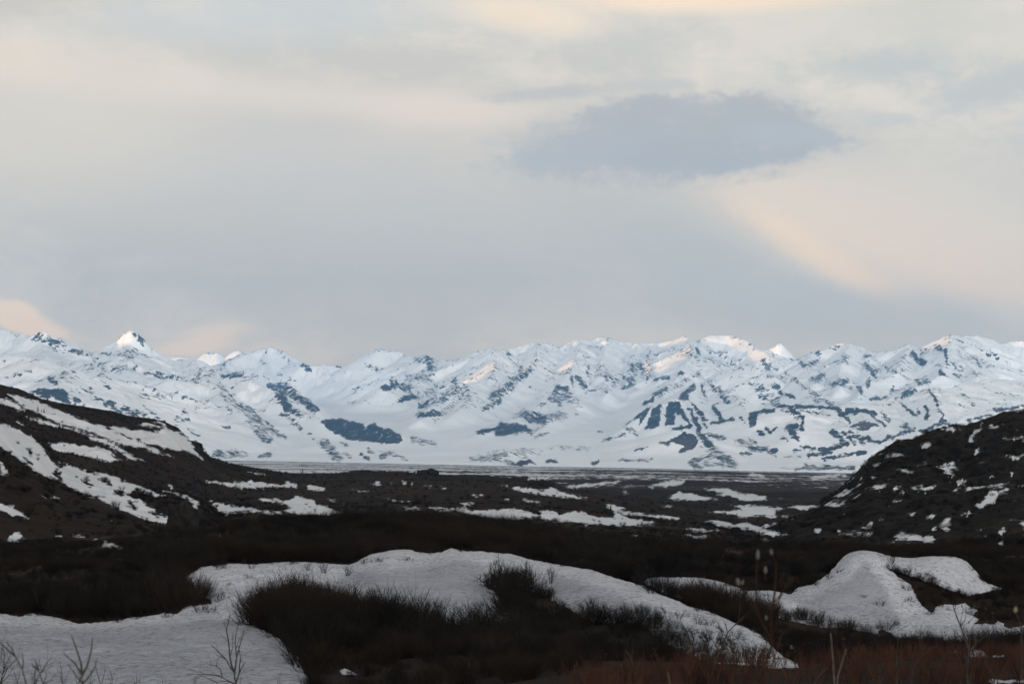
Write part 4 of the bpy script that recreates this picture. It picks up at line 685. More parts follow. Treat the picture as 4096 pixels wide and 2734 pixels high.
# ------------------------------------------------------------------ deep snow drifts of the foreground
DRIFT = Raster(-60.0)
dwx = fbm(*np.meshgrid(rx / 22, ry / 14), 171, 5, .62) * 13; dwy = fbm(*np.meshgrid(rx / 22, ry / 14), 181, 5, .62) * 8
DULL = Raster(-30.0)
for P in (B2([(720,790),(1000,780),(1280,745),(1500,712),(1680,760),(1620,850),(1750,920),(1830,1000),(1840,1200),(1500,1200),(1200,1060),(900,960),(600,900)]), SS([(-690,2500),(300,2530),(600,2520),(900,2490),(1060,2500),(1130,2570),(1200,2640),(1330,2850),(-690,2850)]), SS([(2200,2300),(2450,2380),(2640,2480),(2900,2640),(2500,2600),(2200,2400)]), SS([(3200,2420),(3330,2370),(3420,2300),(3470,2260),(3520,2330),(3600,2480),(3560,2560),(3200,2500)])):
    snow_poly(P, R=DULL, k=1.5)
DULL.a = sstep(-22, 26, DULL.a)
def drift(label, P, holes=(), y0=30, y1=130, thick=.22, ex=0):
    R = Raster(-60.0); Pa = np.asarray(P); i0, i1, j0, j1 = win(Pa[:, 0].min(), Pa[:, 0].max(), Pa[:, 1].min(), Pa[:, 1].max(), 30)
    X, Yy = np.meshgrid(rx[j0:j1], ry[i0:i1]); X = X + dwx[i0:i1, j0:j1]; Yy = Yy + dwy[i0:i1, j0:j1]
    s = psdf(Pa, X, Yy)
    for h in holes: s = np.minimum(s, -psdf(np.asarray(h), X, Yy))
    R.a[i0:i1, j0:j1] = s; DRIFT.a[:] = np.maximum(DRIFT.a, R.a)
    x0, x1 = max(Pa[:, 0].min() - 25, RX0), min(Pa[:, 0].max() + 25, RX1); st = 3.6
    cols = np.arange(x0, x1, st); rows = np.exp(np.linspace(math.log(y0), math.log(y1), int(math.log(y1 / y0) / .0026)))
    PX, Y = np.meshgrid(cols, rows); G = ground_z(PX, Y); py = H0 - F * (G - EZ) / Y
    s = R.sample(PX, py); m = s * Y / F                       # metres in from the edge
    x = (PX - CX) / F * Y
    lift = thick * (1 - np.exp(-np.clip(m, 0, 9) / .35)) + np.where(m < 0, m * 2.5, 0)
    lift = np.clip(lift, -1.2, 9) + sstep(0, 1.2, m) * (fbm(x / 3.4, Y / 3.4, 191, 5, .58) * .24 + fbm(x / 1.2, Y / 1.2, 195, 3) * .03)
    Z = G + lift
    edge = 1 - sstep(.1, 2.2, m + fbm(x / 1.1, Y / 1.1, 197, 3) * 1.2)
    nr, nc = Z.shape; ok = (s > -9); k4 = ok[:-1, :-1] | ok[1:, 1:] | ok[:-1, 1:] | ok[1:, :-1]
    f = grid_faces(nr, nc, k4); used, inv = np.unique(f, return_inverse=True)
    V = np.stack([x, Y, Z], -1).reshape(-1, 3)[used]
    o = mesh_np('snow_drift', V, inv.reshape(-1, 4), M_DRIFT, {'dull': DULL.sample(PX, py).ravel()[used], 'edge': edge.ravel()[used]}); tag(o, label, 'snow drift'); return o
A_TOP = [(-680,2440),(0,2452),(85,2464),(130,2450),(225,2467),(316,2493),(395,2487),(468,2481),(535,2464),(564,2467),(648,2450),(710,2453),(744,2419),(846,2416),(834,2391),(800,2385),(740,2392),(700,2360),(688,2315),(735,2308),(789,2276),(795,2262),(880,2260),(925,2249),(1000,2256),(1113,2246),(1254,2247),(1395,2258),(1440,2240),(1479,2212),(1536,2202),(1592,2192),(1643,2190),(1660,2204),(1727,2212),(1778,2204),(1792,2176),(1817,2180),(1834,2200),(1891,2202),(1925,2196),(1970,2208),(2043,2204),(2100,2230),(2169,2246),(2282,2260),(2366,2274),(2451,2304),(2564,2338),(2648,2378),(2733,2410),(2834,2444),(2930,2484),(3032,2530),(3086,2580),(3137,2628),(3188,2642)]
A_BOT = [(3198,2667),(3100,2672),(3050,2664),(2874,2650),(2789,2632),(2705,2596),(2620,2545),(2564,2490),(2395,2490),(2333,2470),(2254,2420),(2169,2380),(2085,2352),(2000,2350),(1950,2345),(1987,2368),(2026,2403),(2036,2460),(2080,2530),(2030,2540),(1958,2545),(1846,2550),(1733,2520),(1620,2510),(1507,2480),(1395,2440),(1254,2420),(1150,2400),(1070,2425),(1024,2450),(1010,2480),(1030,2500),(1113,2549),(1186,2617),(1242,2730),(1290,2850),(-680,2850)]
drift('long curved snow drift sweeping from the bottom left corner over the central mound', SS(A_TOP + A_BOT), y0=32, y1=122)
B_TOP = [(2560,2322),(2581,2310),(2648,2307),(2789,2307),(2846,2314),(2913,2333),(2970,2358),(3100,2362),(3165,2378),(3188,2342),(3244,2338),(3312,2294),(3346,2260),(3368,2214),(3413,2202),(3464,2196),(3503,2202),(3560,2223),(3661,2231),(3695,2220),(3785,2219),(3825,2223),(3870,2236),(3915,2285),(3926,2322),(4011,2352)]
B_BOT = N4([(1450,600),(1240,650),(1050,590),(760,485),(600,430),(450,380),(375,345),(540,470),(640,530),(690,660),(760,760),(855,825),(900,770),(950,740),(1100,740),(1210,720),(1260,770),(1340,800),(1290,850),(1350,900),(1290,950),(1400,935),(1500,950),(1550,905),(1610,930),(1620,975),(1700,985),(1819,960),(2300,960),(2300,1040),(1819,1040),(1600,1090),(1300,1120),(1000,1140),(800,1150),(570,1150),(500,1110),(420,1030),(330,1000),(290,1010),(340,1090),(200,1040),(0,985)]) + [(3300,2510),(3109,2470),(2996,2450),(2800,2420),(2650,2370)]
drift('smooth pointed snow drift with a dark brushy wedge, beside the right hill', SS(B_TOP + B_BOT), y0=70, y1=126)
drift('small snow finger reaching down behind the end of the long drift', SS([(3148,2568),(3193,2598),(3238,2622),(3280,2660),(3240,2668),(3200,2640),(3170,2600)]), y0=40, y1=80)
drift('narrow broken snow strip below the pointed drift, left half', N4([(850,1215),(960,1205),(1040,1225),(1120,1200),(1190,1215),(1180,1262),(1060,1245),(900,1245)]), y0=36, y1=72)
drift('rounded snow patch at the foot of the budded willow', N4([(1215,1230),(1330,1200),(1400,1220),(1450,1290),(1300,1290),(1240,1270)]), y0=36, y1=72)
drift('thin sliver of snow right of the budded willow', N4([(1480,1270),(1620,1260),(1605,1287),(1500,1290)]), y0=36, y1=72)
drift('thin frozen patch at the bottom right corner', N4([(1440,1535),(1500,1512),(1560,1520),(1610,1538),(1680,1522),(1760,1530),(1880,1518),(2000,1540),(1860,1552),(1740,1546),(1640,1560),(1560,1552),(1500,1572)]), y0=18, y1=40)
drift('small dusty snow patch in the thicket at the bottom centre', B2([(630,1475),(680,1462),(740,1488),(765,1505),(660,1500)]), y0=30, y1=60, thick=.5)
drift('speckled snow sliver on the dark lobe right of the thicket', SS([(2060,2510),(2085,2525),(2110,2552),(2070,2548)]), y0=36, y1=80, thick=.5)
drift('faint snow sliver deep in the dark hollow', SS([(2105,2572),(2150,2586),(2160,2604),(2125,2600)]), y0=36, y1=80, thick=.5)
# ------------------------------------------------------------------ twigs, shrubs, saplings, spruces
def tubes(paths, sides=3):
    """paths: list of (points, radii) -> one joined set of tapering tubes"""
    Vs, Fs, n = [], [], 0
    ang = np.arange(sides) * 2 * math.pi / sides
    for pts, rad in paths:
        P = np.asarray(pts, float); r = np.asarray(rad, float); m = len(P)
        T = np.gradient(P, axis=0); T /= np.linalg.norm(T, axis=1)[:, None] + 1e-9
        ref = np.where(np.abs(T[:, :1]) < .8, [[1., 0, 0]], [[0, 1., 0]])
        A = np.cross(T, ref); A /= np.linalg.norm(A, axis=1)[:, None] + 1e-9; B = np.cross(T, A)
        ring = P[:, None, :] + r[:, None, None] * (np.cos(ang)[None, :, None] * A[:, None, :] + np.sin(ang)[None, :, None] * B[:, None, :])
        Vs.append(ring.reshape(-1, 3))
        i = np.arange(m - 1)[:, None] * sides; j = np.arange(sides)[None, :]; k = (j + 1) % sides
        Fs.append(np.stack([n + i + j, n + i + k, n + i + sides + k, n + i + sides + j], -1).reshape(-1, 4)); n += m * sides
    return np.concatenate(Vs), np.concatenate(Fs)
def grow(rnd, base, d, length, r, paths, depth, seg=5, wob=.16, up=.12, kids=4, spread=.6):
    P = [np.array(base, float)]; d = np.array(d, float); d /= np.linalg.norm(d); st = length / seg; dirs = []
    for i in range(seg):
        d = d + np.array([rnd.gauss(0, wob), rnd.gauss(0, wob), rnd.gauss(0, wob * .6) + up]); d /= np.linalg.norm(d)
        dirs.append(d.copy()); P.append(P[-1] + d * st)
    R = np.linspace(r, r * .38, seg + 1); paths.append((P, R))
    if depth > 0:
        for k in range(kids):
            i = rnd.randint(max(1, seg // 3), seg - 1); f = rnd.random()
            b = P[i] + (P[i + 1] - P[i]) * f; a = rnd.uniform(0, 2 * math.pi)
            nd = dirs[i] + spread * np.array([math.cos(a), math.sin(a), rnd.uniform(-.2, .5)])
            grow(rnd, b, nd, length * rnd.uniform(.32, .6) * (1 - .35 * i / seg), R[i] * .62, paths, depth - 1, max(3, seg - 1), wob, up, kids, spread)
def shrub_mesh(seed, stems, fan, depth=1, kids=5, r=.006, lean=0.):
    """dense twiggy shrub of unit height"""
    rnd = random.Random(seed); paths = []
    for i in range(stems):
        a = rnd.uniform(0, 2 * math.pi); q = rnd.random() ** .6
        b = (math.cos(a) * q * .22 * fan, math.sin(a) * q * .22 * fan, -.06)
        d = (math.cos(a) * q * fan * .8 + lean, math.sin(a) * q * fan * .8, 1.0)
        grow(rnd, b, d, rnd.uniform(.65, 1.05) * (1 - .25 * q), r * rnd.uniform(.6, 1.7), paths, depth, 5, .21, .09, kids, .65)
    return tubes(paths, 3)
VARS = []
for k, (st, fan, dep, kd, lean) in enumerate([(34, 1.0, 2, 4, 0), (44, 1.3, 1, 7, .1), (26, .8, 2, 5, -.1), (38, 1.5, 2, 4, .25), (50, 1.1, 1, 7, 0), (16, 1.6, 2, 3, .3), (12, .6, 2, 4, 0)]):
    v, f = shrub_mesh(50 + k, st, fan, dep, kd, .0062 if k < 5 else .0125, lean)
    me = bpy.data.meshes.new('willow_shrub'); me.from_pydata(v.tolist(), [], f.tolist()); me.materials.append(M_BRUSH); me.update(); VARS.append(me)
# low red willow tuft: stiff upright twigs, some with small catkins
def tuft_mesh(seed, n):
    rnd = random.Random(seed); paths = []
    for i in range(n):
        a = rnd.uniform(0, 6.28); q = rnd.random()
        grow(rnd, (math.cos(a) * q * .35, math.sin(a) * q * .35, -.05), (math.cos(a) * q * .5, math.sin(a) * q * .5, 1), rnd.uniform(.5, 1.05), .010, paths, 1, 4, .10, .1, 3, .45)
    for p, r in list(paths):
        if rnd.random() < .10:
            e = np.array(p[-1]); d = (np.array(p[-1]) - np.array(p[-2])); d /= np.linalg.norm(d)
            paths.append(([e, e + d * .012, e + d * .035, e + d * .055], [.004, .014, .014, .003]))
    return tubes(paths, 4)
TVARS = []
for k in range(4):
    v, f = tuft_mesh(90 + k, 16)
    me = bpy.data.meshes.new('red_willow'); me.from_pydata(v.tolist(), [], f.tolist()); me.materials.append(M_RED); me.update(); TVARS.append(me)

def hit(px, py, y0=15., y1=2500.):
    """where the sight line through (px, py) first meets the ground"""
    Y = np.exp(np.linspace(math.log(y0), math.log(y1), 700)); z = surf_z(np.full(700, float(px)), Y)
    d = (H0 - F * (z - EZ) / Y) - py
    idx = np.nonzero((d[:-1] > 0) & (d[1:] <= 0))[0]
    if len(idx) == 0: k = int(np.argmin(np.abs(d))); return Y[k], z[k]
    k = idx[0]; t = d[k] / (d[k] - d[k + 1]); return Y[k] + (Y[k + 1] - Y[k]) * t, z[k] + (z[k + 1] - z[k]) * t
def place(me, px, py, hpx, label, group=None, name='willow_shrub', cat='shrub', sx=1.0, rot=None, tilt=0.):
    """hpx: height on the photograph -> metres at its distance"""
    Y, z = hit(px, py); h = hpx / F * Y
    if Y < 135 and DRIFT.sample(np.float64(px), np.float64(py)) > 4: z += .14
    o = bpy.data.objects.new(name, me); C.objects.link(o)
    o.location = ((px - CX) / F * Y, Y, z); o.scale = (h * sx, h * sx, h)
    o.rotation_euler = (0, tilt, RNG.uniform(0, 6.28) if rot is None else rot)
    tag(o, label, cat, group); return o
SRC = []
def edge_row(path, step, hpx, label, group, var=(0, 1, 2, 3, 4), jit=10, sx=1.0, tilt=0.):
    P = np.array(path, float); out = []
    for a, b in zip(P[:-1], P[1:]):
        n = max(1, int(round(np.hypot(*(b - a)) / step)))
        for i in range(n):
            q = a + (b - a) * (i + RNG.random() * .8) / n
            k = int(RNG.choice(var)); o = place(VARS[k], q[0] + RNG.normal() * jit * .5, q[1] + RNG.normal() * jit * .35, hpx * RNG.uniform(.7, 1.25), label, group, sx=sx, tilt=tilt * RNG.uniform(.5, 1.2))
            out.append((k, o))
    return out
ALL = []
ALL += edge_row(SS([(1070,2440),(1110,2420),(1254,2425),(1395,2440),(1507,2472)]), 26, 105, 'dark bare willow shrub standing at the upper edge of the central thicket', 'willow shrubs along the top of the central thicket')
ALL += edge_row(SS([(1507,2480),(1620,2512),(1733,2522)]), 24, 95, 'leaning dark willow shrub on the right shoulder of the central thicket, against speckled snow', 'willow shrubs on the right shoulder of the central thicket', tilt=.25)
ALL += edge_row(SS([(1733,2522),(1846,2552),(1958,2548),(2030,2530)]), 24, 88, 'thin see-through willow shrub where the thicket meets the brown lobe', 'thin willow shrubs between the thicket and the brown lobe', var=(2, 6, 5))
ALL += edge_row(SS([(1060,2400),(1030,2440),(1015,2470),(1035,2500),(1110,2545),(1180,2612),(1230,2700)]), 30, 62, 'small twiggy willow shrub along the left edge of the central thicket', 'willow shrubs on the left edge of the central thicket')
ALL += edge_row(SS([(1130,2430),(1300,2455),(1480,2500),(1600,2545),(1800,2585)]), 36, 110, 'black willow shrub in the second rank of the central thicket', 'willow shrubs in the second rank of the central thicket')
ALL += edge_row(SS([(1955,2350),(2000,2352),(2085,2352),(2135,2368)]), 20, 95, 'upright feathery willow shrub on top of the brown lobe', 'upright willow shrubs on top of the brown lobe', var=(2, 6, 4))
ALL += edge_row(SS([(2160,2385),(2254,2425),(2320,2465)]), 34, 34, 'short dark shrub on the descending edge of the brown lobe', 'short shrubs along the brown lobe')
ALL += edge_row(SS([(2335,2472),(2400,2492),(2480,2485),(2560,2492)]), 17, 95, 'tangled dark willow shrub leaning against the smooth face of the long drift', 'willow shrubs against the smooth face of the long drift', tilt=.15)
ALL += edge_row(SS([(2575,2500),(2640,2550),(2720,2590),(2800,2620),(2900,2645),(3000,2655),(3080,2665)]), 26, 75, 'grey willow shrub along the lower right foot of the long drift', 'willow shrubs at the lower right foot of the long drift')
ALL += edge_row(SS([(2600,2500),(2680,2540),(2760,2570),(2850,2600),(2950,2630)]), 40, 66, 'thin willow shrub growing up through the rippled snow of the long drift', 'thin willow shrubs on the rippled snow', var=(5, 6), tilt=.5)
ALL += edge_row(SS([(2560,2455),(2640,2510),(2740,2545),(2840,2580),(2960,2610)]), 24, 58, 'slanting grey willow shrub half covering the rippled snow of the long drift', 'slanting grey willow shrubs on the rippled snow', var=(5, 6, 3), tilt=.8)
ALL += edge_row(SS([(2640,2460),(2720,2490),(2800,2520),(2900,2560),(2990,2590)]), 46, 55, 'low bent willow shrub lying along the upper rippled snow of the long drift', 'low bent willow shrubs on the upper rippled snow', var=(5, 3), tilt=.9)
ALL += edge_row(SS([(2560,2350),(2640,2380),(2740,2392),(2850,2405),(2960,2440),(3100,2466)]), 19, 66, 'dense black willow shrub in front of the left arm of the pointed drift', 'dense willow shrubs below the left arm of the pointed drift', var=(0, 1, 4))
ALL += edge_row(SS([(3109,2472),(3278,2502),(3391,2520),(3470,2540)]), 19, 62, 'dense black willow shrub along the foot of the pointed drift', 'dense willow shrubs at the foot of the pointed drift', var=(0, 1, 4))
ALL += edge_row(SS([(3640,2592),(3720,2590),(3800,2588),(3900,2588),(4090,2584)]), 17, 46, 'grey twiggy willow shrub at the lower right edge of the pointed drift', 'grey willow shrubs at the lower right edge of the pointed drift', var=(0, 2, 6, 3))
ALL += edge_row(SS([(3680,2612),(3800,2610),(3950,2608),(4080,2606)]), 34, 36, 'willow shrub in the dark strip between the pointed drift and the narrow snow strip', 'willow shrubs in the lower right brush strip')
ALL += edge_row(N4([(400,380),(470,400),(600,450),(760,510),(900,570),(1040,630),(1200,690)]), 15, 44, 'small willow shrub on the upper rim of the brushy wedge in the pointed drift', 'willow shrubs along the brushy wedge', var=(0, 2, 4))
ALL += edge_row(N4([(1230,700),(1350,680),(1500,670),(1640,660)]), 15, 44, 'dark willow shrub in the band right of the pointed drift', 'willow shrubs in the band right of the pointed drift', var=(0, 1, 4))
ALL += edge_row(N4([(1240,860),(1330,885),(1480,900),(1660,890),(1800,910)]), 17, 40, 'front willow shrub of the brush band right of the pointed drift', 'front willow shrubs of the brush band right of the pointed drift', var=(0, 1, 3))
# clumps that stand alone on the snow
SOLO = [
 (N1([(1560,205)])[0], 96, 0, 1.0, 'dark bare shrub on the neck of snow left of centre, left of a twin'), (N1([(1700,195)])[0], 100, 0, 1.1, 'widest bare shrub on the neck of snow left of centre, with fanning stems'),
 (N1([(1620,215)])[0], 88, 3, 1.0, 'leaning shrub half sunk in the brush beside the neck of snow'), (N1([(1780,210)])[0], 70, 2, 1.0, 'shorter bare shrub at the right end of the clump on the snow neck'),
 (N1([(1885,250)])[0], 58, 5, 1.0, 'small open bush alone on white snow right of the clump on the neck'), (N1([(1705,345)])[0], 52, 5, 1.0, 'low spreading twigs on the snow shelf below the dark brush'),
 (N1([(1800,350)])[0], 44, 5, 1.2, 'low twigs at the right end of the snow shelf'), (N1([(1430,385)])[0], 32, 5, 1.4, 'flattened twigs at the lip of the left snowfield, right end'),
 (N1([(150,355)])[0], 22, 5, 1.6, 'flattened twigs on the far left lip of the snowfield'), (N1([(340,370)])[0], 24, 5, 1.6, 'flattened twigs on the lip of the snowfield, second from the left'), (N1([(660,405)])[0], 20, 5, 1.6, 'flattened twigs at the middle of the snowfield lip'), (N1([(1150,400)])[0], 30, 5, 1.6, 'dark twigs drooping over the snowfield lip'),
 (N1([(1960,125)])[0], 28, 5, 1.0, 'tiny twigs above the neck of snow'), (N1([(2130,55)])[0], 34, 5, 1.0, 'tiny curved twigs on the snow above the thicket, left'), (N1([(2120,195)])[0], 24, 5, 1.2, 'tiny twigs on the snow beside the thicket, upper'), (N1([(2090,240)])[0], 22, 5, 1.2, 'tiny twigs on the snow beside the thicket, lower'),
 (N1([(2160,395)])[0], 44, 5, 1.0, 'small bush at the notch in the left edge of the thicket'), (N1([(2125,455)])[0], 40, 5, 1.0, 'small bush on the snow just below the notch of the thicket'), (N1([(2285,570)])[0], 30, 5, 1.3, 'little bush on the snow edge at the left foot of the thicket'),
 (B1([(1555,775)])[0], 34, 5, 1.0, 'small drooping bush hanging over the upper edge of the snow neck'), (B1([(1600,765)])[0], 26, 5, 1.2, 'twin of the drooping bush over the snow neck'), (B1([(1785,770)])[0], 28, 5, 1.0, 'tiny bush on the snow crest above the thicket'),
 (B2([(410,790)])[0], 46, 6, .9, 'slim upright bush breaking the snow crest above the thicket'), (B2([(520,810)])[0], 60, 6, .9, 'tall slim bush in front of the snow crest above the thicket'), (B2([(690,830)])[0], 56, 6, .9, 'single upright stem bush right of the thicket top'), (B2([(290,740)])[0], 18, 5, 1.4, 'low dark twigs on the crest above the thicket'),
 (B2([(815,735)])[0], 36, 5, 1.1, 'bush with drooping twigs at the left end of the main mound'), (B2([(910,730)])[0], 34, 5, 1.3, 'arching twigs on the snow behind the thicket'), (B2([(1120,720)])[0], 28, 5, 1.3, 'arching twigs lying on the top of the main mound'), (B2([(1760,860)])[0], 110, 6, .8, 'tall feathery shrub left of the brown lobe summit'), (B2([(1700,880)])[0], 80, 6, .9, 'shorter feathery shrub beside the tall one left of the brown lobe'), (B2([(1650,865)])[0], 52, 5, 1.0, 'small leaning bush at the left tip of the brown lobe'),
 (N2([(480,500)])[0], 84, 6, .6, 'slender curved sapling standing free on the long drift'), (N2([(260,430)])[0], 80, 6, .6, 'slender upright sapling on the crest of the brown lobe'), (N2([(340,270)])[0], 14, 5, 1.6, 'tiny dark tuft on the rim of the long drift'), (N2([(1880,760)])[0], 26, 5, 2.2, 'dark flat tangle of twigs on the right crest of the long drift'),
 (N4([(440,330)])[0], 44, 6, 1.0, 'upright bush at the top of the brushy wedge'), (N4([(330,520)])[0], 16, 5, 1.6, 'small dark tuft on the upper face of the pointed drift'), (N4([(145,690)])[0], 20, 5, 1.4, 'tiny twig tuft low on the left face of the pointed drift'), (N4([(310,780)])[0], 32, 5, 1.6, 'largest dark tuft on the face of the pointed drift'), (N4([(480,660)])[0], 14, 5, 1.6, 'small tuft halfway down the right face of the pointed drift'), (N4([(620,740)])[0], 34, 5, 1.2, 'ragged bush left of the lower tip of the brushy wedge'), (N4([(590,610)])[0], 40, 5, 1.2, 'ragged bush on the left rim of the brushy wedge'), (N4([(560,520)])[0], 26, 5, 1.3, 'ragged bush high on the left rim of the brushy wedge'),
 (N4([(380,1010)])[0], 60, 3, 1.0, 'dark round bush at the lower edge of the pointed drift'), (N4([(300,1000)])[0], 34, 3, 1.2, 'lower left companion of the round bush under the pointed drift'), (N4([(470,990)])[0], 34, 5, 1.2, 'sprawling right companion of the round bush under the pointed drift'), (N4([(820,460)])[0], 20, 5, 1.4, 'little tuft on the snow above the brushy wedge'), (N4([(1020,825)])[0], 10, 5, 1.8, 'tiny tuft on the small hump right of the wedge tip'), (N4([(1290,520)])[0], 8, 5, 2.0, 'tiny tuft on the right slope of the pointed drift'), (N4([(320,265)])[0], 12, 5, 1.8, 'tiny tuft just right of the tip of the pointed drift'), (N4([(720,370)])[0], 10, 5, 2.0, 'tiny tuft on the snow saddle behind the wedge'), (N4([(1260,400)])[0], 30, 5, 1.6, 'dark twigs hanging over the right shoulder of the pointed drift'), (N4([(1590,560)])[0], 30, 5, 1.2, 'leaning snag of twigs right of the pointed drift'),
 (N3([(1330,440)])[0], 28, 5, 1.2, 'small dark bush on the left rim of the pointed drift, upper'), (N3([(1230,500)])[0], 26, 5, 1.3, 'small grey bush on the left rim of the pointed drift, middle'), (N3([(1090,560)])[0], 28, 5, 1.4, 'small grey bush on the left rim of the pointed drift, lower'), (N3([(560,690)])[0], 30, 5, .9, 'dark sloping twigs on the snow behind the reddish willow stems'),
]
for (x, y), h, k, sx, lab in SOLO: ALL.append((k, place(VARS[k], x, y, h * 1.1, lab, sx=sx)))
for k in range(7):                                   # the mass of brush is grown from the same shapes
    SRC.append(next(o for kk, o in ALL if kk == k))

# ---- brush too dense to count: one object
def brush_points():
    X, Y, Z, S, V = [], [], [], [], []
    def add(n, y0, y1, hfun, dens, p0=-350, p1=4450, power=1.0, vs=(0, 1, 3, 4, 0, 1, 2), mask=None):
        y = np.sqrt(RNG.uniform(y0 * y0, y1 * y1, n)); px = RNG.uniform(p0, p1, n)
        z = surf_z(px, y); py = H0 - F * (z - EZ) / y
        x = (px - CX) / F * y
        ds = DRIFT.sample(px, py); rim = (ds > -2) & (ds < 16) & (y < 135) & (RNG.random(n) < .16)
        keep = (ds < -2) | (y > 135) | (py > 2890) | rim; keep &= (SNOW.sample(px, py) < 1.) | ((y < 135) & (px < 3900)) | (RNG.random(n) < .05)
        keep &= RNG.random(n) < np.clip(dens + fbm(x / 9, y / 9, 501, 3) * 1.3, .05, 1)
        keep &= (TAN.sample(px, py) < .2) | (RNG.random(n) < .12) | (y > 400)
        keep &= ~((px > 3080) & (y < 100) & (py < np.interp(px, [3080, 3470, 3620], [2500, 2545, 2578]))) & ~((px > 3550) & (y > 60) & (y < 100) & (py > 2612))
        if mask is not None: keep &= mask(px, py, y)
        h = hfun(px, py, y) * RNG.uniform(.65, 1.3, n) * (1 + fbm(x / 7, y / 9, 511, 3) * 1.1)
        h = np.where(rim, np.minimum(h, RNG.uniform(.18, .5, n)), h)
        keep &= h > .12
        X.append(x[keep]); Y.append(y[keep]); Z.append(z[keep]); S.append(h[keep]); V.append(RNG.choice(vs, n)[keep])
    def h_near(px, py, y):
        h = np.full(len(px), 1.25)
        h = np.where((y < 60) & (px > 1300), .62, h)                       # low scrub in the hollow
        h = np.where((px > 2100) & (px < 2600) & (y < 86), .55, h)         # brown lobe
        h = np.where((y > 85) & (px < 620), .6, h)
        h = np.where((y > 40) & (y <= 96) & (px > 2500), .85, h)
        h = np.where((y > 60) & (y <= 100) & (px > 3080), .5, h)
        h = np.where((y > 96) & (y < 150) & (px > 3000), .7, h)
        h = np.where((y > 100) & (y < 118) & (px > 3500), .35, h)
        return h
    add(14000, 34, 135, h_near, .8, mask=lambda px, py, y: ~((y < 50) & (px > 2400)) & ~((y < 44) & (px < 1150)))
    add(17000, 130, 262, lambda px, py, y: np.where((TAN.sample(px, py) > .25), np.float64(.28), np.where(px < 950, .55, .85) + .45 * np.exp(-((px - 1750) / 700) ** 2)), .9)
    add(9000, 262, 620, lambda px, py, y: .9 + 0 * px, .6)
    add(9000, 600, 1620, lambda px, py, y: 1.2 + 0 * px, .45, vs=(1, 4, 0))
    add(5000, 280, 900, lambda px, py, y: .9 + 0 * px, .6, p0=-100, p1=1000, vs=(1, 4))
    add(2500, 450, 1450, lambda px, py, y: 1.2 + 0 * px, .6, p0=-100, p1=1150, vs=(1, 4))
    add(2500, 270, 650, lambda px, py, y: .6 + 0 * px, .5, p0=3050, p1=4300, vs=(1, 4))
    return [np.concatenate(q) for q in (X, Y, Z, S, V)]
def scatter(name, pts, srcs, label, cat=None):
    x, y, z, s, v = pts; n = len(x)
    me = bpy.data.meshes.new(name); me.vertices.add(n); me.vertices.foreach_set('co', np.stack([x, y, z - .04 * s], -1).astype(np.float32).ravel())
    for an, av in (('size', s), ('which', v), ('turn', RNG.uniform(0, 6.28, n))):
        a = me.attributes.new(an, 'FLOAT', 'POINT'); a.data.foreach_set('value', np.asarray(av, np.float32))
    o = bpy.data.objects.new(name, me); C.objects.link(o)
    g = bpy.data.node_groups.new(name, 'GeometryNodeTree')
    g.interface.new_socket('Geometry', in_out='INPUT', socket_type='NodeSocketGeometry'); g.interface.new_socket('Geometry', in_out='OUTPUT', socket_type='NodeSocketGeometry')
    N, L = g.nodes, g.links; gi = N.new('NodeGroupInput'); go = N.new('NodeGroupOutput'); jn = N.new('GeometryNodeJoinGeometry')
    def att(nm):
        a = N.new('GeometryNodeInputNamedAttribute'); a.data_type = 'FLOAT'; a.inputs['Name'].default_value = nm; return a.outputs[0]
    sz, wh, tn = att('size'), att('which'), att('turn')
    cx = N.new('ShaderNodeCombineXYZ'); L.new(tn, cx.inputs[2])
    for k, so_ in enumerate(srcs):
        cmp = N.new('FunctionNodeCompare'); cmp.data_type = 'FLOAT'; cmp.operation = 'EQUAL'; L.new(wh, cmp.inputs[0]); cmp.inputs[1].default_value = float(k); cmp.inputs[12].default_value = .1
        oi = N.new('GeometryNodeObjectInfo'); oi.transform_space = 'ORIGINAL'; oi.inputs[0].default_value = so_
        ip = N.new('GeometryNodeInstanceOnPoints'); L.new(gi.outputs[0], ip.inputs['Points']); L.new(cmp.outputs[0], ip.inputs['Selection']); L.new(oi.outputs['Geometry'], ip.inputs['Instance'])
        L.new(cx.outputs[0], ip.inputs['Rotation']); L.new(sz, ip.inputs['Scale']); L.new(ip.outputs[0], jn.inputs[0])
    L.new(jn.outputs[0], go.inputs[0])
    m = o.modifiers.new('scatter', 'NODES'); m.node_group = g
    tag(o, label, cat, kind='stuff'); return o
BP = brush_points(); print('brush', len(BP[0]))
scatter('brush', BP, SRC, 'dense dark dwarf birch and willow brush covering the tundra')

# reddish low willows on the near bank, bottom right
def red_points(n):
    px = RNG.uniform(2250, 4500, n); y = np.sqrt(RNG.uniform(19 ** 2, 48 ** 2, n)); z = ground_z(px, y); x = (px - CX) / F * y; py = H0 - F * (z - EZ) / y
    k = (DRIFT.sample(px, py) < 0) & (RNG.random(n) < np.clip(.45 + fbm(x / 2.5, y / 2.5, 521, 3) * 2.2 + .25 * np.exp(-((px - 2850) / 260) ** 2) + .2 * (px > 3400), 0, 1)) & (y < np.interp(px, [2250, 2700, 3300, 4500], [27, 38, 50, 50]))
    out = [q[k] for q in (x, y, z, RNG.uniform(.14, .40, n), RNG.integers(0, 4, n))]
    m = 500; y = RNG.uniform(6, 20, m); px = RNG.uniform(-1500, 5600, m)      # the bank right below the viewer
    return [np.concatenate(q) for q in zip(out, [(px - CX) / F * y, y, ground_z(px, y), RNG.uniform(.12, .3, m), RNG.integers(0, 4, m)])]
RP = red_points(1500)
tufts = []
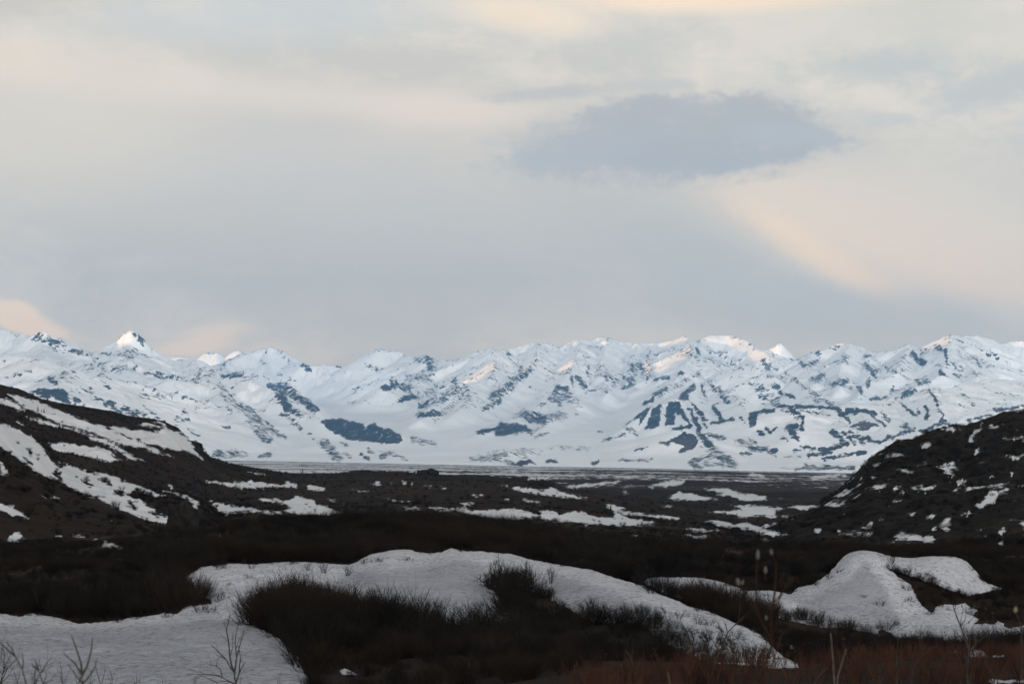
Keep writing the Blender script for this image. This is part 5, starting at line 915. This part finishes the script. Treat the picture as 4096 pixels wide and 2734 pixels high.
for k, (px_, Y_, lab) in enumerate([(3060, 24, 'tallest red-brown willow tuft right of the pale stick pair base'), (3560, 23, 'red-brown tuft under the middle of the pointed drift'), (3900, 22, 'red-brown tuft in the bottom right corner'), (2740, 23, 'orange-brown tuft at the foot of the dark bare sapling')]):
    z_ = float(ground_z(np.array([px_]), np.array([float(Y_)]))[0]); o = bpy.data.objects.new('red_willow', TVARS[k]); C.objects.link(o)
    o.location = ((px_ - CX) / F * Y_, Y_, z_); o.scale = (.45,) * 3; tag(o, lab, 'shrub'); tufts.append(o)
scatter('red_brush', RP, tufts, 'low reddish brown willow twigs covering the near bank')
# ------------------------------------------------------------------ bare saplings close to the camera, each with its own branching
def sapling(name, label, Y, stems, mat, twigs=0, twig_len=.12, catkins=(), cmat=None, seed=0, group=None, cat='sapling', buds=0):
    """stems: list of (points on the photograph bottom -> top, base radius m); the first starts at the root"""
    rnd = random.Random(900 + seed); paths = []
    x0, y0 = stems[0][0][0][:2]; rootz = float(ground_z(np.array([x0]), np.array([float(Y)]))[0])
    root = np.array([(x0 - CX) / F * Y, Y, rootz - .03]); depth = {}
    for si, (pts, r) in enumerate(stems):
        P = [W(p[0], p[1], 1.0) for p in pts]; n = len(P)
        dd = rnd.uniform(-.12, .12) if si else 0.
        key0 = tuple(np.round(pts[0], 0)); d0 = depth.get(key0, 0.)
        Q = []
        for i, p in enumerate(pts):
            dy = d0 + (dd) * i / max(1, n - 1); Yi = Y + dy; Q.append(W(p[0], p[1], Yi)); depth.setdefault(tuple(np.round(p, 0)), dy)
        if si == 0 and Q[0][2] > rootz: Q = [root + np.array([0, 0, 0.])] + Q
        # resample with a little wobble
        R = []
        for a, b in zip(Q[:-1], Q[1:]):
            m = max(1, int(np.linalg.norm(b - a) / .07)); m = min(m, 12)
            for k in range(m): R.append(a + (b - a) * k / m + (np.array([rnd.gauss(0, 1), rnd.gauss(0, 1), 0]) * .004 if k else 0))
        R.append(Q[-1]); rad = np.linspace(r, r * .35, len(R)); paths.append((R, rad))
        for _ in range(int(twigs * len(R) / 6)):
            i = rnd.randint(len(R) // 3, len(R) - 1) if len(R) > 2 else 0
            t = R[min(i, len(R) - 1)] - R[max(0, min(i, len(R) - 1) - 1)]; t = t / (np.linalg.norm(t) + 1e-6); a = rnd.uniform(0, 6.28)
            grow(rnd, R[min(i, len(R) - 1)], t + .8 * np.array([math.cos(a), math.sin(a) * .6, .3]), twig_len * rnd.uniform(.5, 1.3), rad[min(i, len(R) - 1)] * .6, paths, 1, 3, .15, .08, 2, .6)
    V, Fc = tubes(paths, 6)
    o = mesh_np(name, np.asarray(V) - root, Fc, mat, loc=root)
    tag(o, label, cat, group)
    def blobm(w_, h_, s=7):
        vs, fs = [], []; rows = [(0, .3), (.15, .8), (.4, 1.), (.7, .8), (.92, .4), (1, .05)]
        for z, r in rows:
            for k in range(s): vs.append((math.cos(k * 6.283 / s) * r * w_, math.sin(k * 6.283 / s) * r * w_, z * h_))
        for i in range(len(rows) - 1):
            for k in range(s): fs.append((i * s + k, i * s + (k + 1) % s, (i + 1) * s + (k + 1) % s, (i + 1) * s + k))
        return vs, fs
    for (cx_, cy_, cw, ch, tilt) in catkins:
        p = W(cx_, cy_, Y); w_ = cw / F * Y / 2; h_ = ch / F * Y; vs, fs = blobm(w_, h_)
        c = mesh_np('catkin', vs, fs, cmat, parent=o, loc=p - root - np.array([0, 0, h_ * .5])); c.rotation_euler = (0, tilt, 0)
    if buds:
        vs, fs = [], []
        me = None
        for k in range(buds):
            q, rr = paths[rnd.randrange(len(paths))]; p = np.array(q[rnd.randint(len(q) // 2, len(q) - 1)]) - root
            v, f = blobm(.006, .016, 5)
            if me is None: b0 = mesh_np('bud', v, f, mat, parent=o, loc=p); me = b0.data
            else: b = bpy.data.objects.new('bud', me); C.objects.link(b); b.parent = o; b.location = p
    return o
def n1(*p): return N1(list(p))
def n2(*p): return N2(list(p))
def n3(*p): return N3(list(p))
def n4(*p): return N4(list(p))
sapling('sapling', 'bare grey forked sapling with five blurred prongs over the left snowfield', 9, [
    (n1((705,1100),(705,927),(703,850)), .0075), (n1((703,850),(690,740),(650,620),(612,510)), .0062), (n1((703,850),(745,770),(780,640),(790,530)), .0062),
    (n1((703,850),(640,750),(590,705),(540,660)), .0052), (n1((705,927),(770,850),(810,780),(835,700)), .0045), (n1((705,927),(640,840),(580,755)), .0040)], M_GREY, seed=1)
sapling('sapling', 'bare grey sapling arching in from the bottom left corner', 9, [
    (n1((225,1100),(225,927),(190,800),(130,690)), .0072), (n1((130,690),(60,630),(0,570),(-60,500)), .0050), (n1((130,690),(100,620),(50,565)), .0045), (n1((190,800),(200,740),(188,655)), .0036)], M_GREY, twigs=1, seed=2)
sapling('sapling', 'dark bare sapling with a short left prong between the two forked ones', 10.5, [
    (n1((370,1100),(370,927),(330,810)), .0075), (n1((330,810),(315,760),(300,720)), .0050), (n1((330,810),(295,780),(268,750)), .0045), (n1((370,927),(395,860),(392,820)), .0030), (n1((370,927),(440,890),(470,840)), .0028)], M_TWIG, seed=3)
sapling('sapling', 'finely branched twig leaning right beside the dark short pronged sapling', 16, [
    (n1((290,1050),(300,930),(350,830),(400,770),(490,725)), .0060), (n1((350,830),(390,760),(430,715)), .0038), (n1((350,830),(400,800),(450,755)), .003), (n1((300,930),(290,850),(300,800)), .004)], M_TWIG, twigs=5, twig_len=.16, seed=4)
sapling('sapling', 'dense dark twig bush at the left border of the picture', 16, [
    (n1((-10,1050),(0,930),(30,800),(40,690)), .007), (n1((0,930),(60,800),(110,740)), .005), (n1((0,930),(-20,780),(10,680)), .005), (n1((0,930),(70,860),(105,800)), .004), (n1((0,930),(20,850),(80,700)), .004)], M_TWIG, twigs=9, twig_len=.20, seed=5, cat='shrub')
sapling('sapling', 'many-branched bare little tree standing before the left snowfield', 20, [
    (n1((2012,1060),(2012,927),(2003,830)), .016), (n1((2003,830),(1965,700),(1952,560),(1932,460),(1965,335)), .0105), (n1((2003,830),(2022,700),(2008,560),(2040,400)), .0095), (n1((2012,927),(2045,830),(2055,700),(2035,600)), .009),
    (n1((2022,700),(2050,590),(2085,460)), .007), (n1((2003,830),(1930,715),(1860,645),(1800,590)), .008), (n1((1930,715),(1900,700),(1850,680)), .005), (n1((2045,830),(2075,770),(2097,735)), .006), (n1((1965,700),(1990,600),(1985,480)), .005),
    (n1((2012,927),(1960,905),(1900,870)), .009), (n1((1900,870),(1850,852),(1750,845),(1678,845)), .0065), (n1((1750,845),(1712,825),(1705,800)), .004), (n1((1900,870),(1882,800),(1850,775),(1760,750)), .0065), (n1((1850,775),(1855,730),(1862,695)), .004), (n1((1800,770),(1800,740),(1790,720)), .0035), (n1((1860,915),(1780,880),(1705,850)), .0055), (n1((1960,905),(1880,900),(1850,927)), .004),
    (n1((1952,560),(1925,540),(1880,515)), .003), (n1((1932,460),(1915,420),(1912,375)), .003)], M_GREY, twigs=2.2, twig_len=.12, seed=6)
sapling('sapling', 'slender dark bare sapling leaning right in front of the rippled drift', 24, [
    (n2((1960,1480),(1985,1360),(2022,1180),(2090,1050),(2135,930),(2190,870),(2290,775)), .014), (n2((2135,930),(2130,880),(2118,835)), .005), (n2((2060,1110),(2040,1060),(1985,990)), .007), (n2((2022,1180),(1990,1100),(1995,1040)), .005), (n2((2090,1050),(2150,1020),(2240,975)), .006), (n2((2060,1110),(2130,1080),(2200,1000)), .006), (n2((2190,870),(2215,850),(2225,865)), .003), (n2((2090,1050),(2080,990),(2050,940)), .004)], M_TWIG, twigs=2.5, twig_len=.2, seed=7)
sapling('sapling', 'pale bare forked sapling in the dark hollow at the bottom centre', 24, [
    (n2((1278,1560),(1276,1409),(1272,1275)), .015), (n2((1272,1275),(1240,1200),(1215,1140),(1178,1085)), .008), (n2((1272,1275),(1300,1215),(1345,1160)), .006), (n2((1240,1200),(1240,1140),(1250,1080)), .004)], M_GREY, twigs=1.4, twig_len=.18, seed=8)
sapling('willow_sapling', 'tall reddish willow stems with grey catkins rising at the right of centre', 7.5, [
    (n3((628,1750),(630,1568),(645,1300),(612,1100),(618,800)), .0062), (n3((618,800),(650,620),(662,400),(660,290)), .0052), (n3((660,290),(640,250),(618,215)), .0028), (n3((618,800),(690,700),(715,600),(738,380)), .003), (n3((690,700),(760,560),(800,430)), .0028), (n3((620,740),(720,620),(820,500)), .0022),
    (n3((612,1100),(520,930),(455,760)), .0042), (n3((455,760),(458,600),(460,330),(470,240)), .0034), (n3((520,930),(430,740),(350,620),(280,520)), .0032), (n3((455,760),(500,520),(560,480)), .0022), (n3((560,480),(545,430),(552,390)), .0018), (n3((612,1100),(600,950),(560,890)), .0025),
    (n3((645,1300),(680,1180),(720,1060),(770,990)), .0034), (n3((645,1300),(760,1300),(870,1220),(960,1140)), .003), (n3((680,1180),(700,1120),(690,1060)), .002), (n3((612,1100),(690,900),(770,760)), .002), (n3((618,800),(540,700),(505,640)), .002)], M_RED, twigs=1.0, twig_len=.05, seed=9,
    catkins=[(*n3((470,215))[0], 17, 42, .05), (*n3((617,190))[0], 15, 26, -.1), (*n3((553,375))[0], 16, 32, .0), (*n3((275,500))[0], 20, 34, -.2), (*n3((305,505))[0], 13, 22, .3), (*n3((560,875))[0], 12, 22, 0)], cmat=M_CATKIN)
sapling('stick', 'thick pale weathered stick, the left of the two standing side by side', 9, [(n3((1280,1750),(1272,1520),(1255,1250),(1235,1035)), .0052)], M_PALE, seed=10, cat='stick')
sapling('stick', 'pale weathered stick slanting right, the right of the two side by side', 9, [(n3((1290,1750),(1308,1500),(1350,1350),(1400,1200)), .0050)], M_PALE, seed=11, cat='stick')
sapling('stick', 'short pale stub of a stick at the bottom edge right of centre', 8, [(n2((1610,1560),(1600,1409),(1575,1300)), .0048)], M_PALE, seed=12, cat='stick')
sapling('willow_sapling', 'dark budded willow bush with round buds in front of the right snow', 17, [
    (n4((1225,1480),(1230,1360),(1242,1230)), .016), (n4((1242,1230),(1205,1090),(1155,960),(1112,850),(1080,765)), .009), (n4((1242,1230),(1250,1050),(1292,950)), .007), (n4((1205,1090),(1175,1000),(1140,960)), .005), (n4((1155,960),(1200,900),(1215,840)), .005), (n4((1242,1230),(1330,1130),(1450,1030),(1500,960)), .006), (n4((1205,1090),(1150,1060),(1090,1080)), .005), (n4((1242,1230),(1300,1180),(1330,1050),(1380,960)), .005), (n4((1155,960),(1240,930),(1320,830)), .004)], M_TWIG, twigs=3.2, twig_len=.14, seed=13, buds=34)
sapling('willow_sapling', 'twig with one yellowish catkin at the right border', 7, [
    (n4((1800,1500),(1800,1300),(1790,960),(1762,880)), .0040), (n4((1762,880),(1745,850),(1730,825)), .0022), (n4((1762,880),(1790,860),(1810,825)), .0020)], M_GREY, seed=14, catkins=[(*n4((1724,790))[0], 17, 26, .15)], cmat=M_YCATKIN)
sapling('sapling', 'thin dark twig rising straight before the round bush under the pointed drift', 20, [(n4((490,1420),(490,1250),(500,1100),(505,990)), .006)], M_TWIG, twigs=.6, twig_len=.06, seed=15)
sapling('sapling', 'bent dark twig crossing the lower right brush beneath the narrow snow strip', 18, [(n4((640,1480),(690,1350),(760,1260),(850,1190),(930,1165)), .007), (n4((760,1260),(730,1130),(715,1080)), .004)], M_TWIG, twigs=.8, twig_len=.1, seed=16)
sapling('sapling', 'low pale twig slanting up right beside the pale sticks', 13, [(n3((1030,1650),(1060,1568),(1120,1480),(1205,1390)), .006), (n3((1120,1480),(1160,1400),(1170,1350)), .003)], M_GREY, twigs=.5, seed=17)
# low twigs along the bottom edge
k_ = 0
rnd_ = random.Random(77)
LOWT = []
for (xa, xb, Yd, hh, mt, lab, grp, cnt) in (
    (20, 560, 17, 70, M_TWIG, 'low dark twiggy tuft along the bottom left edge', 'low dark tufts along the bottom left edge', 9),
    (560, 1150, 20, 42, M_TWIG, 'tiny dark tuft at the bottom edge of the left snowfield', 'tiny tufts at the bottom edge of the snowfield', 4),
    (2480, 4080, 12, 120, M_RED, 'thin rusty willow stem with buds near the bottom right edge', 'thin rusty willow stems near the bottom right edge', 36)):
    for q in range(cnt):
        x_ = xa + (xb - xa) * (q + rnd_.random()) / cnt; h_ = hh * rnd_.uniform(.5, 1.35); yb = 2790; Y_ = Yd * rnd_.uniform(.9, 1.5)
        le = rnd_.uniform(-.35, .35) * h_
        st = [([(x_, yb + 60), (x_ + le * .2, yb - h_ * .6), (x_ + le, 2734 - h_)], .0055 if mt is M_TWIG else .0042)]
        for j in range(3 if mt is M_TWIG else 2):
            s_ = rnd_.choice((-1, 1)) * rnd_.uniform(.2, .5) * h_; st.append(([(x_ + le * .2, yb - h_ * .6), (x_ + le * .2 + s_, 2734 - h_ * rnd_.uniform(.6, 1.0))], .003))
        LOWT.append(sapling('twig_tuft' if mt is M_TWIG else 'rusty_willow', lab, Y_, st, mt, twigs=3.5 if mt is M_TWIG else 1.2, twig_len=.10 if mt is M_TWIG else .05, seed=100 + k_, group=grp, cat='twig', buds=0 if mt is M_TWIG else 4)); k_ += 1

# ------------------------------------------------------------------ rocks and the few spruces
def boulder(name, label, px, py, wpx, hpx, Y, seed, dscale=.7):
    import bmesh
    bm = bmesh.new(); bmesh.ops.create_icosphere(bm, subdivisions=5, radius=1.0)
    for v in bm.verts:
        p = np.array(v.co); a = np.array([p[0] * 1.7 + seed, p[1] * 1.7, p[2] * 1.7])
        d = float(fbm(np.array([a[0] + a[2] * .6]), np.array([a[1] - a[2] * .8]), 601 + seed, 4)[0]) * .5 + float(ridged(np.array([a[0] * 2 + a[2]]), np.array([a[1] * 2 + a[2] * .5]), 611 + seed, 3)[0]) * .18
        v.co = Vector(p * (1 + d)); 
        v.co.x = max(min(v.co.x, .95), -.95)
    me = bpy.data.meshes.new(name); bm.to_mesh(me); bm.free(); me.materials.append(M_ROCK)
    o = bpy.data.objects.new(name, me); C.objects.link(o)
    q = W(px, py, Y); o.location = q - np.array([0, 0, hpx / F * Y * .25]); o.scale = (wpx / F * Y / 2, wpx / F * Y * dscale / 2, hpx / F * Y * .8)
    return tag(o, label, 'rock')
boulder('boulder', 'big dark rounded outcrop at the foot of the left snow slope', 732, 2070, 128, 90, 300, 1)
boulder('rock', 'dark domed rock knoll on the middle skyline right of centre', 1712, 1893, 92, 26, 1420, 2)
boulder('rock', 'low dark rock on the middle skyline left of the domed knoll', 1458, 1886, 44, 12, 1460, 3)
boulder('rock', 'dark rock bluff at the right end of the middle ridge above a snow wedge', 2165, 1938, 110, 26, 1000, 4)
boulder('rock', 'jagged dark outcrop at the right nose of the left hill', 792, 1790, 40, 34, 1250, 5)
boulder('rock', 'small dark rock poking from the middle snowfield', 2176, 2062, 26, 14, 560, 6)
boulder('rock', 'small dark mound by the snow strip left of the right hill', 2940, 2118, 44, 18, 430, 7)
def spruce(px, py, hpx, label, group, seed, ymin=300):
    Y, z = hit(px, py, ymin, 9000); h = hpx / F * Y; rnd = random.Random(seed)
    e = bpy.data.objects.new('spruce_tree', None); C.objects.link(e); e.location = ((px - CX) / F * Y, Y, z); tag(e, label, 'tree', group)
    V, Fc = tubes([([(0, 0, -.2), (0, 0, h * .5), (0, 0, h)], [h * .022, h * .014, h * .004])], 5); mesh_np('trunk', V, Fc, M_TWIG, parent=e)
    paths = []; n = 30
    for i in range(n):
        t = .08 + .9 * i / n; rl = h * .17 * (1 - t) ** .8 * rnd.uniform(.6, 1.25) + h * .012
        for k in range(7):
            a = rnd.uniform(0, 6.28); c, s_ = math.cos(a), math.sin(a); z0 = h * t
            paths.append(([(0, 0, z0), (c * rl * .55, s_ * rl * .55, z0 - rl * .12), (c * rl, s_ * rl, z0 - rl * .42)], [h * .018, h * .022, h * .004]))
    V, Fc = tubes(paths, 3); mesh_np('crown', V, Fc, M_SPRUCE, parent=e); return e
for i, (x, y, h, lab, grp) in enumerate([
    *[(N6([p])[0][0], N6([p])[0][1], hh, l, g) for p, hh, l, g in (
      ((470,148), 18, 'left spruce of the tight pair on the nose of the left hill', None), ((482,150), 20, 'right spruce of the tight pair on the nose of the left hill', None),
      ((583,182), 16, 'tiny dark spruce in the row on the hill nose above the plain', 'row of spruces on the hill nose'), ((592,182), 18, 'tiny dark spruce in the row on the hill nose above the plain', 'row of spruces on the hill nose'), ((603,184), 22, 'tiny dark spruce in the row on the hill nose above the plain', 'row of spruces on the hill nose'), ((610,184), 24, 'tiny dark spruce in the row on the hill nose above the plain', 'row of spruces on the hill nose'), ((618,186), 20, 'tiny dark spruce in the row on the hill nose above the plain', 'row of spruces on the hill nose'),
      ((788,192), 24, 'shorter of two lone spruces before the white plain left of centre', None), ((797,192), 30, 'taller of two lone spruces before the white plain left of centre', None),
      ((1325,190), 18, 'lone small spruce left of the domed rock knoll', None), ((1690,196), 14, 'lone tiny spruce right of the domed rock knoll', None), ((2017,226), 20, 'lone spruce on the bluff at the end of the middle ridge', None),
      ((1305,250), 26, 'left spruce of the clump on the brown middle slope', None), ((1343,262), 48, 'tall dark spruce in the clump on the brown middle slope', None), ((1355,258), 30, 'shorter spruce right of the tall one on the middle slope', None), ((1372,270), 26, 'lowest spruce of the clump on the middle slope', None))],
    *[(M1([p])[0][0], M1([p])[0][1], hh, l, g) for p, hh, l, g in (
      ((297,970), 30, 'tallest of three spruces on the upper snow streak of the left hill', None), ((325,975), 16, 'smallest of three spruces on the upper streak of the left hill', None), ((345,980), 26, 'rightmost of three spruces on the upper streak of the left hill', None),
      ((468,1100), 28, 'left spruce of a pair low on the left hill', None), ((492,1100), 22, 'right spruce of a pair low on the left hill', None), ((762,1345), 24, 'lone spruce on the lower white patch of the left hill', None))],
    (B3([(785,335)])[0][0], B3([(785,335)])[0][1], 28, 'lone spruce at the top of the snow strip in the middle distance', None), (B3([(1340,345)])[0][0], B3([(1340,345)])[0][1], 22, 'lone spruce among the brush right of centre', None), (B3([(1680,380)])[0][0], B3([(1680,380)])[0][1], 20, 'lone small spruce before the right-hand snow strips', None)]):
    spruce(x, y, h * .8, lab, grp, 700 + i)
# ------------------------------------------------------------------ sun, sky, haze, camera
if 1: build_sun_blocker()
sun = bpy.data.lights.new('sun', 'SUN'); sun.energy = SUN_E; sun.angle = math.radians(.5); sun.color = (1.0, .54, .22)
so = bpy.data.objects.new('sun', sun); C.objects.link(so)
sd = Vector((math.sin(SUN_AZ) * math.cos(SUN_EL), math.cos(SUN_AZ) * math.cos(SUN_EL), math.sin(SUN_EL)))
so.rotation_euler = (-sd).to_track_quat('-Z', 'Y').to_euler(); so.location = (0, 0, 200)

w = bpy.data.worlds.new('World'); bpy.context.scene.world = w; w.use_nodes = True
t = NT(w.node_tree); bg = w.node_tree.nodes['Background']; bg.inputs['Strength'].default_value = .1
sky = t.n.new('ShaderNodeTexSky'); sky.sky_type = 'NISHITA'; sky.sun_disc = False
sky.sun_elevation = SUN_EL; sky.sun_rotation = SUN_AZ
G = t.n.new('ShaderNodeTexCoord').outputs['Generated']; s = t.sep(G)
az = t.math('ARCTAN2', s[0], s[1]); hr = t.math('SQRT', t.math('ADD', t.math('MULTIPLY', s[0], s[0]), t.math('MULTIPLY', s[1], s[1])))
el = t.math('ARCTAN2', s[2], hr)
# cloud chart in radians: x = bearing, y = elevation
chart = t.comb(az, el, 0)
nA = t.noise(t.comb(t.math('MULTIPLY', az, 1.), t.math('MULTIPLY', el, 2.6), 3.1), 9., 5, .55, .3)
nB = t.noise(t.comb(az, t.math('MULTIPLY', el, 1.7), 9.7), 55., 7, .66, .2)
nC = t.noise(t.comb(az, t.math('MULTIPLY', el, 1.5), 1.7), 120., 4, .6)
K = 10.0                                        # background strength is 0.1
def lin(c): return tuple(((v / 255) / 12.92 if v / 255 <= .04045 else ((v / 255 + .055) / 1.055) ** 2.4) * K * k for v, k in zip(c, SKYK))
col = t.mix(t.ramp(t.math('ADD', t.math('MULTIPLY', nA, .7), t.math('MULTIPLY', nB, .3)), .38, .62), lin((186, 191, 194)), lin((210, 209, 205)))
def blob(x, y, rx_, ry_, rot, c, strength, soft, rough=.25, fine=.15):
    fine = fine * 1.7
    """a cloud or a gap between clouds: centre and half sizes in degrees of bearing and elevation"""
    global col
    bx = math.atan((x - CX) / F); by = math.atan((H0 - y) / F)
    mp = t.n.new('ShaderNodeMapping'); mp.vector_type = 'TEXTURE'; t.l.new(chart, mp.inputs['Vector'])
    mp.inputs['Location'].default_value = (bx, by, 0); mp.inputs['Rotation'].default_value = (0, 0, math.radians(rot))
    mp.inputs['Scale'].default_value = (rx_ / F, ry_ / F, 1)
    ln = t.n.new('ShaderNodeVectorMath'); ln.operation = 'LENGTH'; t.l.new(mp.outputs[0], ln.inputs[0])
    r = t.math('ADD', ln.outputs['Value'], t.math('MULTIPLY', t.math('SUBTRACT', nA, .5), rough * 4))
    r = t.math('ADD', r, t.math('MULTIPLY', t.math('SUBTRACT', nB, .5), fine * 4))
    r = t.math('ADD', r, t.math('MULTIPLY', t.math('SUBTRACT', nC, .5), fine * 2.2))
    f = t.ramp(r, 1 + soft, 1 - soft, 0, strength)
    col = t.mix(f, col, lin(c))
for b in CLOUDS: blob(*b)
# the overcast is thin and bright low down, thick and dark overhead
bk = t.ramp(s[1], .1, -.6)
upf = t.ramp(el, math.radians(12.5), math.radians(42), 1.0, ZENITH)
upb = t.ramp(el, math.radians(20), math.radians(55), BACK, ZENITH)       # brighter towards the open sky behind the viewer
ub = t.math('ADD', t.math('MULTIPLY', upf, t.math('SUBTRACT', 1.0, bk)), t.math('MULTIPLY', upb, bk))
below = t.ramp(el, -.05, 0, .25, 1)
mul = t.math('MULTIPLY', ub, below)
mm = t.n.new('ShaderNodeVectorMath'); mm.operation = 'SCALE'; t.l.new(col, mm.inputs[0]); t.l.new(mul, mm.inputs['Scale'])
lowtint = t.mix(t.ramp(el, math.radians(8), math.radians(1.5)), (1., 1., 1.), (1.12, 1.03, .92))
mm2 = t.n.new('ShaderNodeVectorMath'); mm2.operation = 'MULTIPLY'; t.l.new(mm.outputs[0], mm2.inputs[0]); t.l.new(lowtint, mm2.inputs[1]); mm = mm2
cold = t.math('MAXIMUM', t.ramp(el, math.radians(13.5), math.radians(24)), t.ramp(s[1], .85, .4))
out = t.mix(cold, mm.outputs[0], t.mix(1.0, mm.outputs[0], (.90, .95, 1.03), 'MULTIPLY'))
t.l.new(t.mix(.93, sky.outputs[0], out), bg.inputs['Color'])
w.cycles.sampling_method = 'MANUAL'; w.cycles.sample_map_resolution = 512

# the air: one even haze box round everything
def haze():
    x0, x1, y0, y1, z0, z1 = -38000, 16000, -9000, 44000, -420, 3900
    V = [(x, y, z) for x in (x0, x1) for y in (y0, y1) for z in (z0, z1)]
    Fc = [(0, 1, 3, 2), (4, 6, 7, 5), (0, 4, 5, 1), (2, 3, 7, 6), (0, 2, 6, 4), (1, 5, 7, 3)]
    m = bpy.data.materials.new('haze_air'); m.use_nodes = True; n = m.node_tree.nodes; n.remove(n['Principled BSDF'])
    pv = n.new('ShaderNodeVolumePrincipled'); pv.inputs['Density'].default_value = HAZE_D; pv.inputs['Color'].default_value = HAZE_C
    pv.inputs['Anisotropy'].default_value = .1
    m.node_tree.links.new(pv.outputs[0], n['Material Output'].inputs['Volume'])
    o = mesh_np('haze', V, Fc, m, smooth=False); tag(o, kind='stuff')
haze()

cam = bpy.data.cameras.new('camera'); co = bpy.data.objects.new('camera', cam); C.objects.link(co)
cam.sensor_width = 36; cam.lens = 36 * F / 4096; cam.shift_y = (H0 - 1367) / 4096
cam.clip_start = .5; cam.clip_end = 200000
cam.dof.use_dof = True; cam.dof.focus_distance = 140; cam.dof.aperture_fstop = 7
co.location = (0, 0, EZ); co.rotation_euler = (math.pi / 2, 0, 0)
sc = bpy.context.scene; sc.camera = co
sc.view_settings.view_transform = 'Standard'; sc.view_settings.look = 'None'; sc.view_settings.exposure = 0; sc.view_settings.gamma = 1
sc.cycles.use_denoising = True
sc.cycles.max_bounces = 5; sc.cycles.diffuse_bounces = 3; sc.cycles.glossy_bounces = 1; sc.cycles.transmission_bounces = 1; sc.cycles.volume_bounces = 1
sc.cycles.volume_step_rate = 1
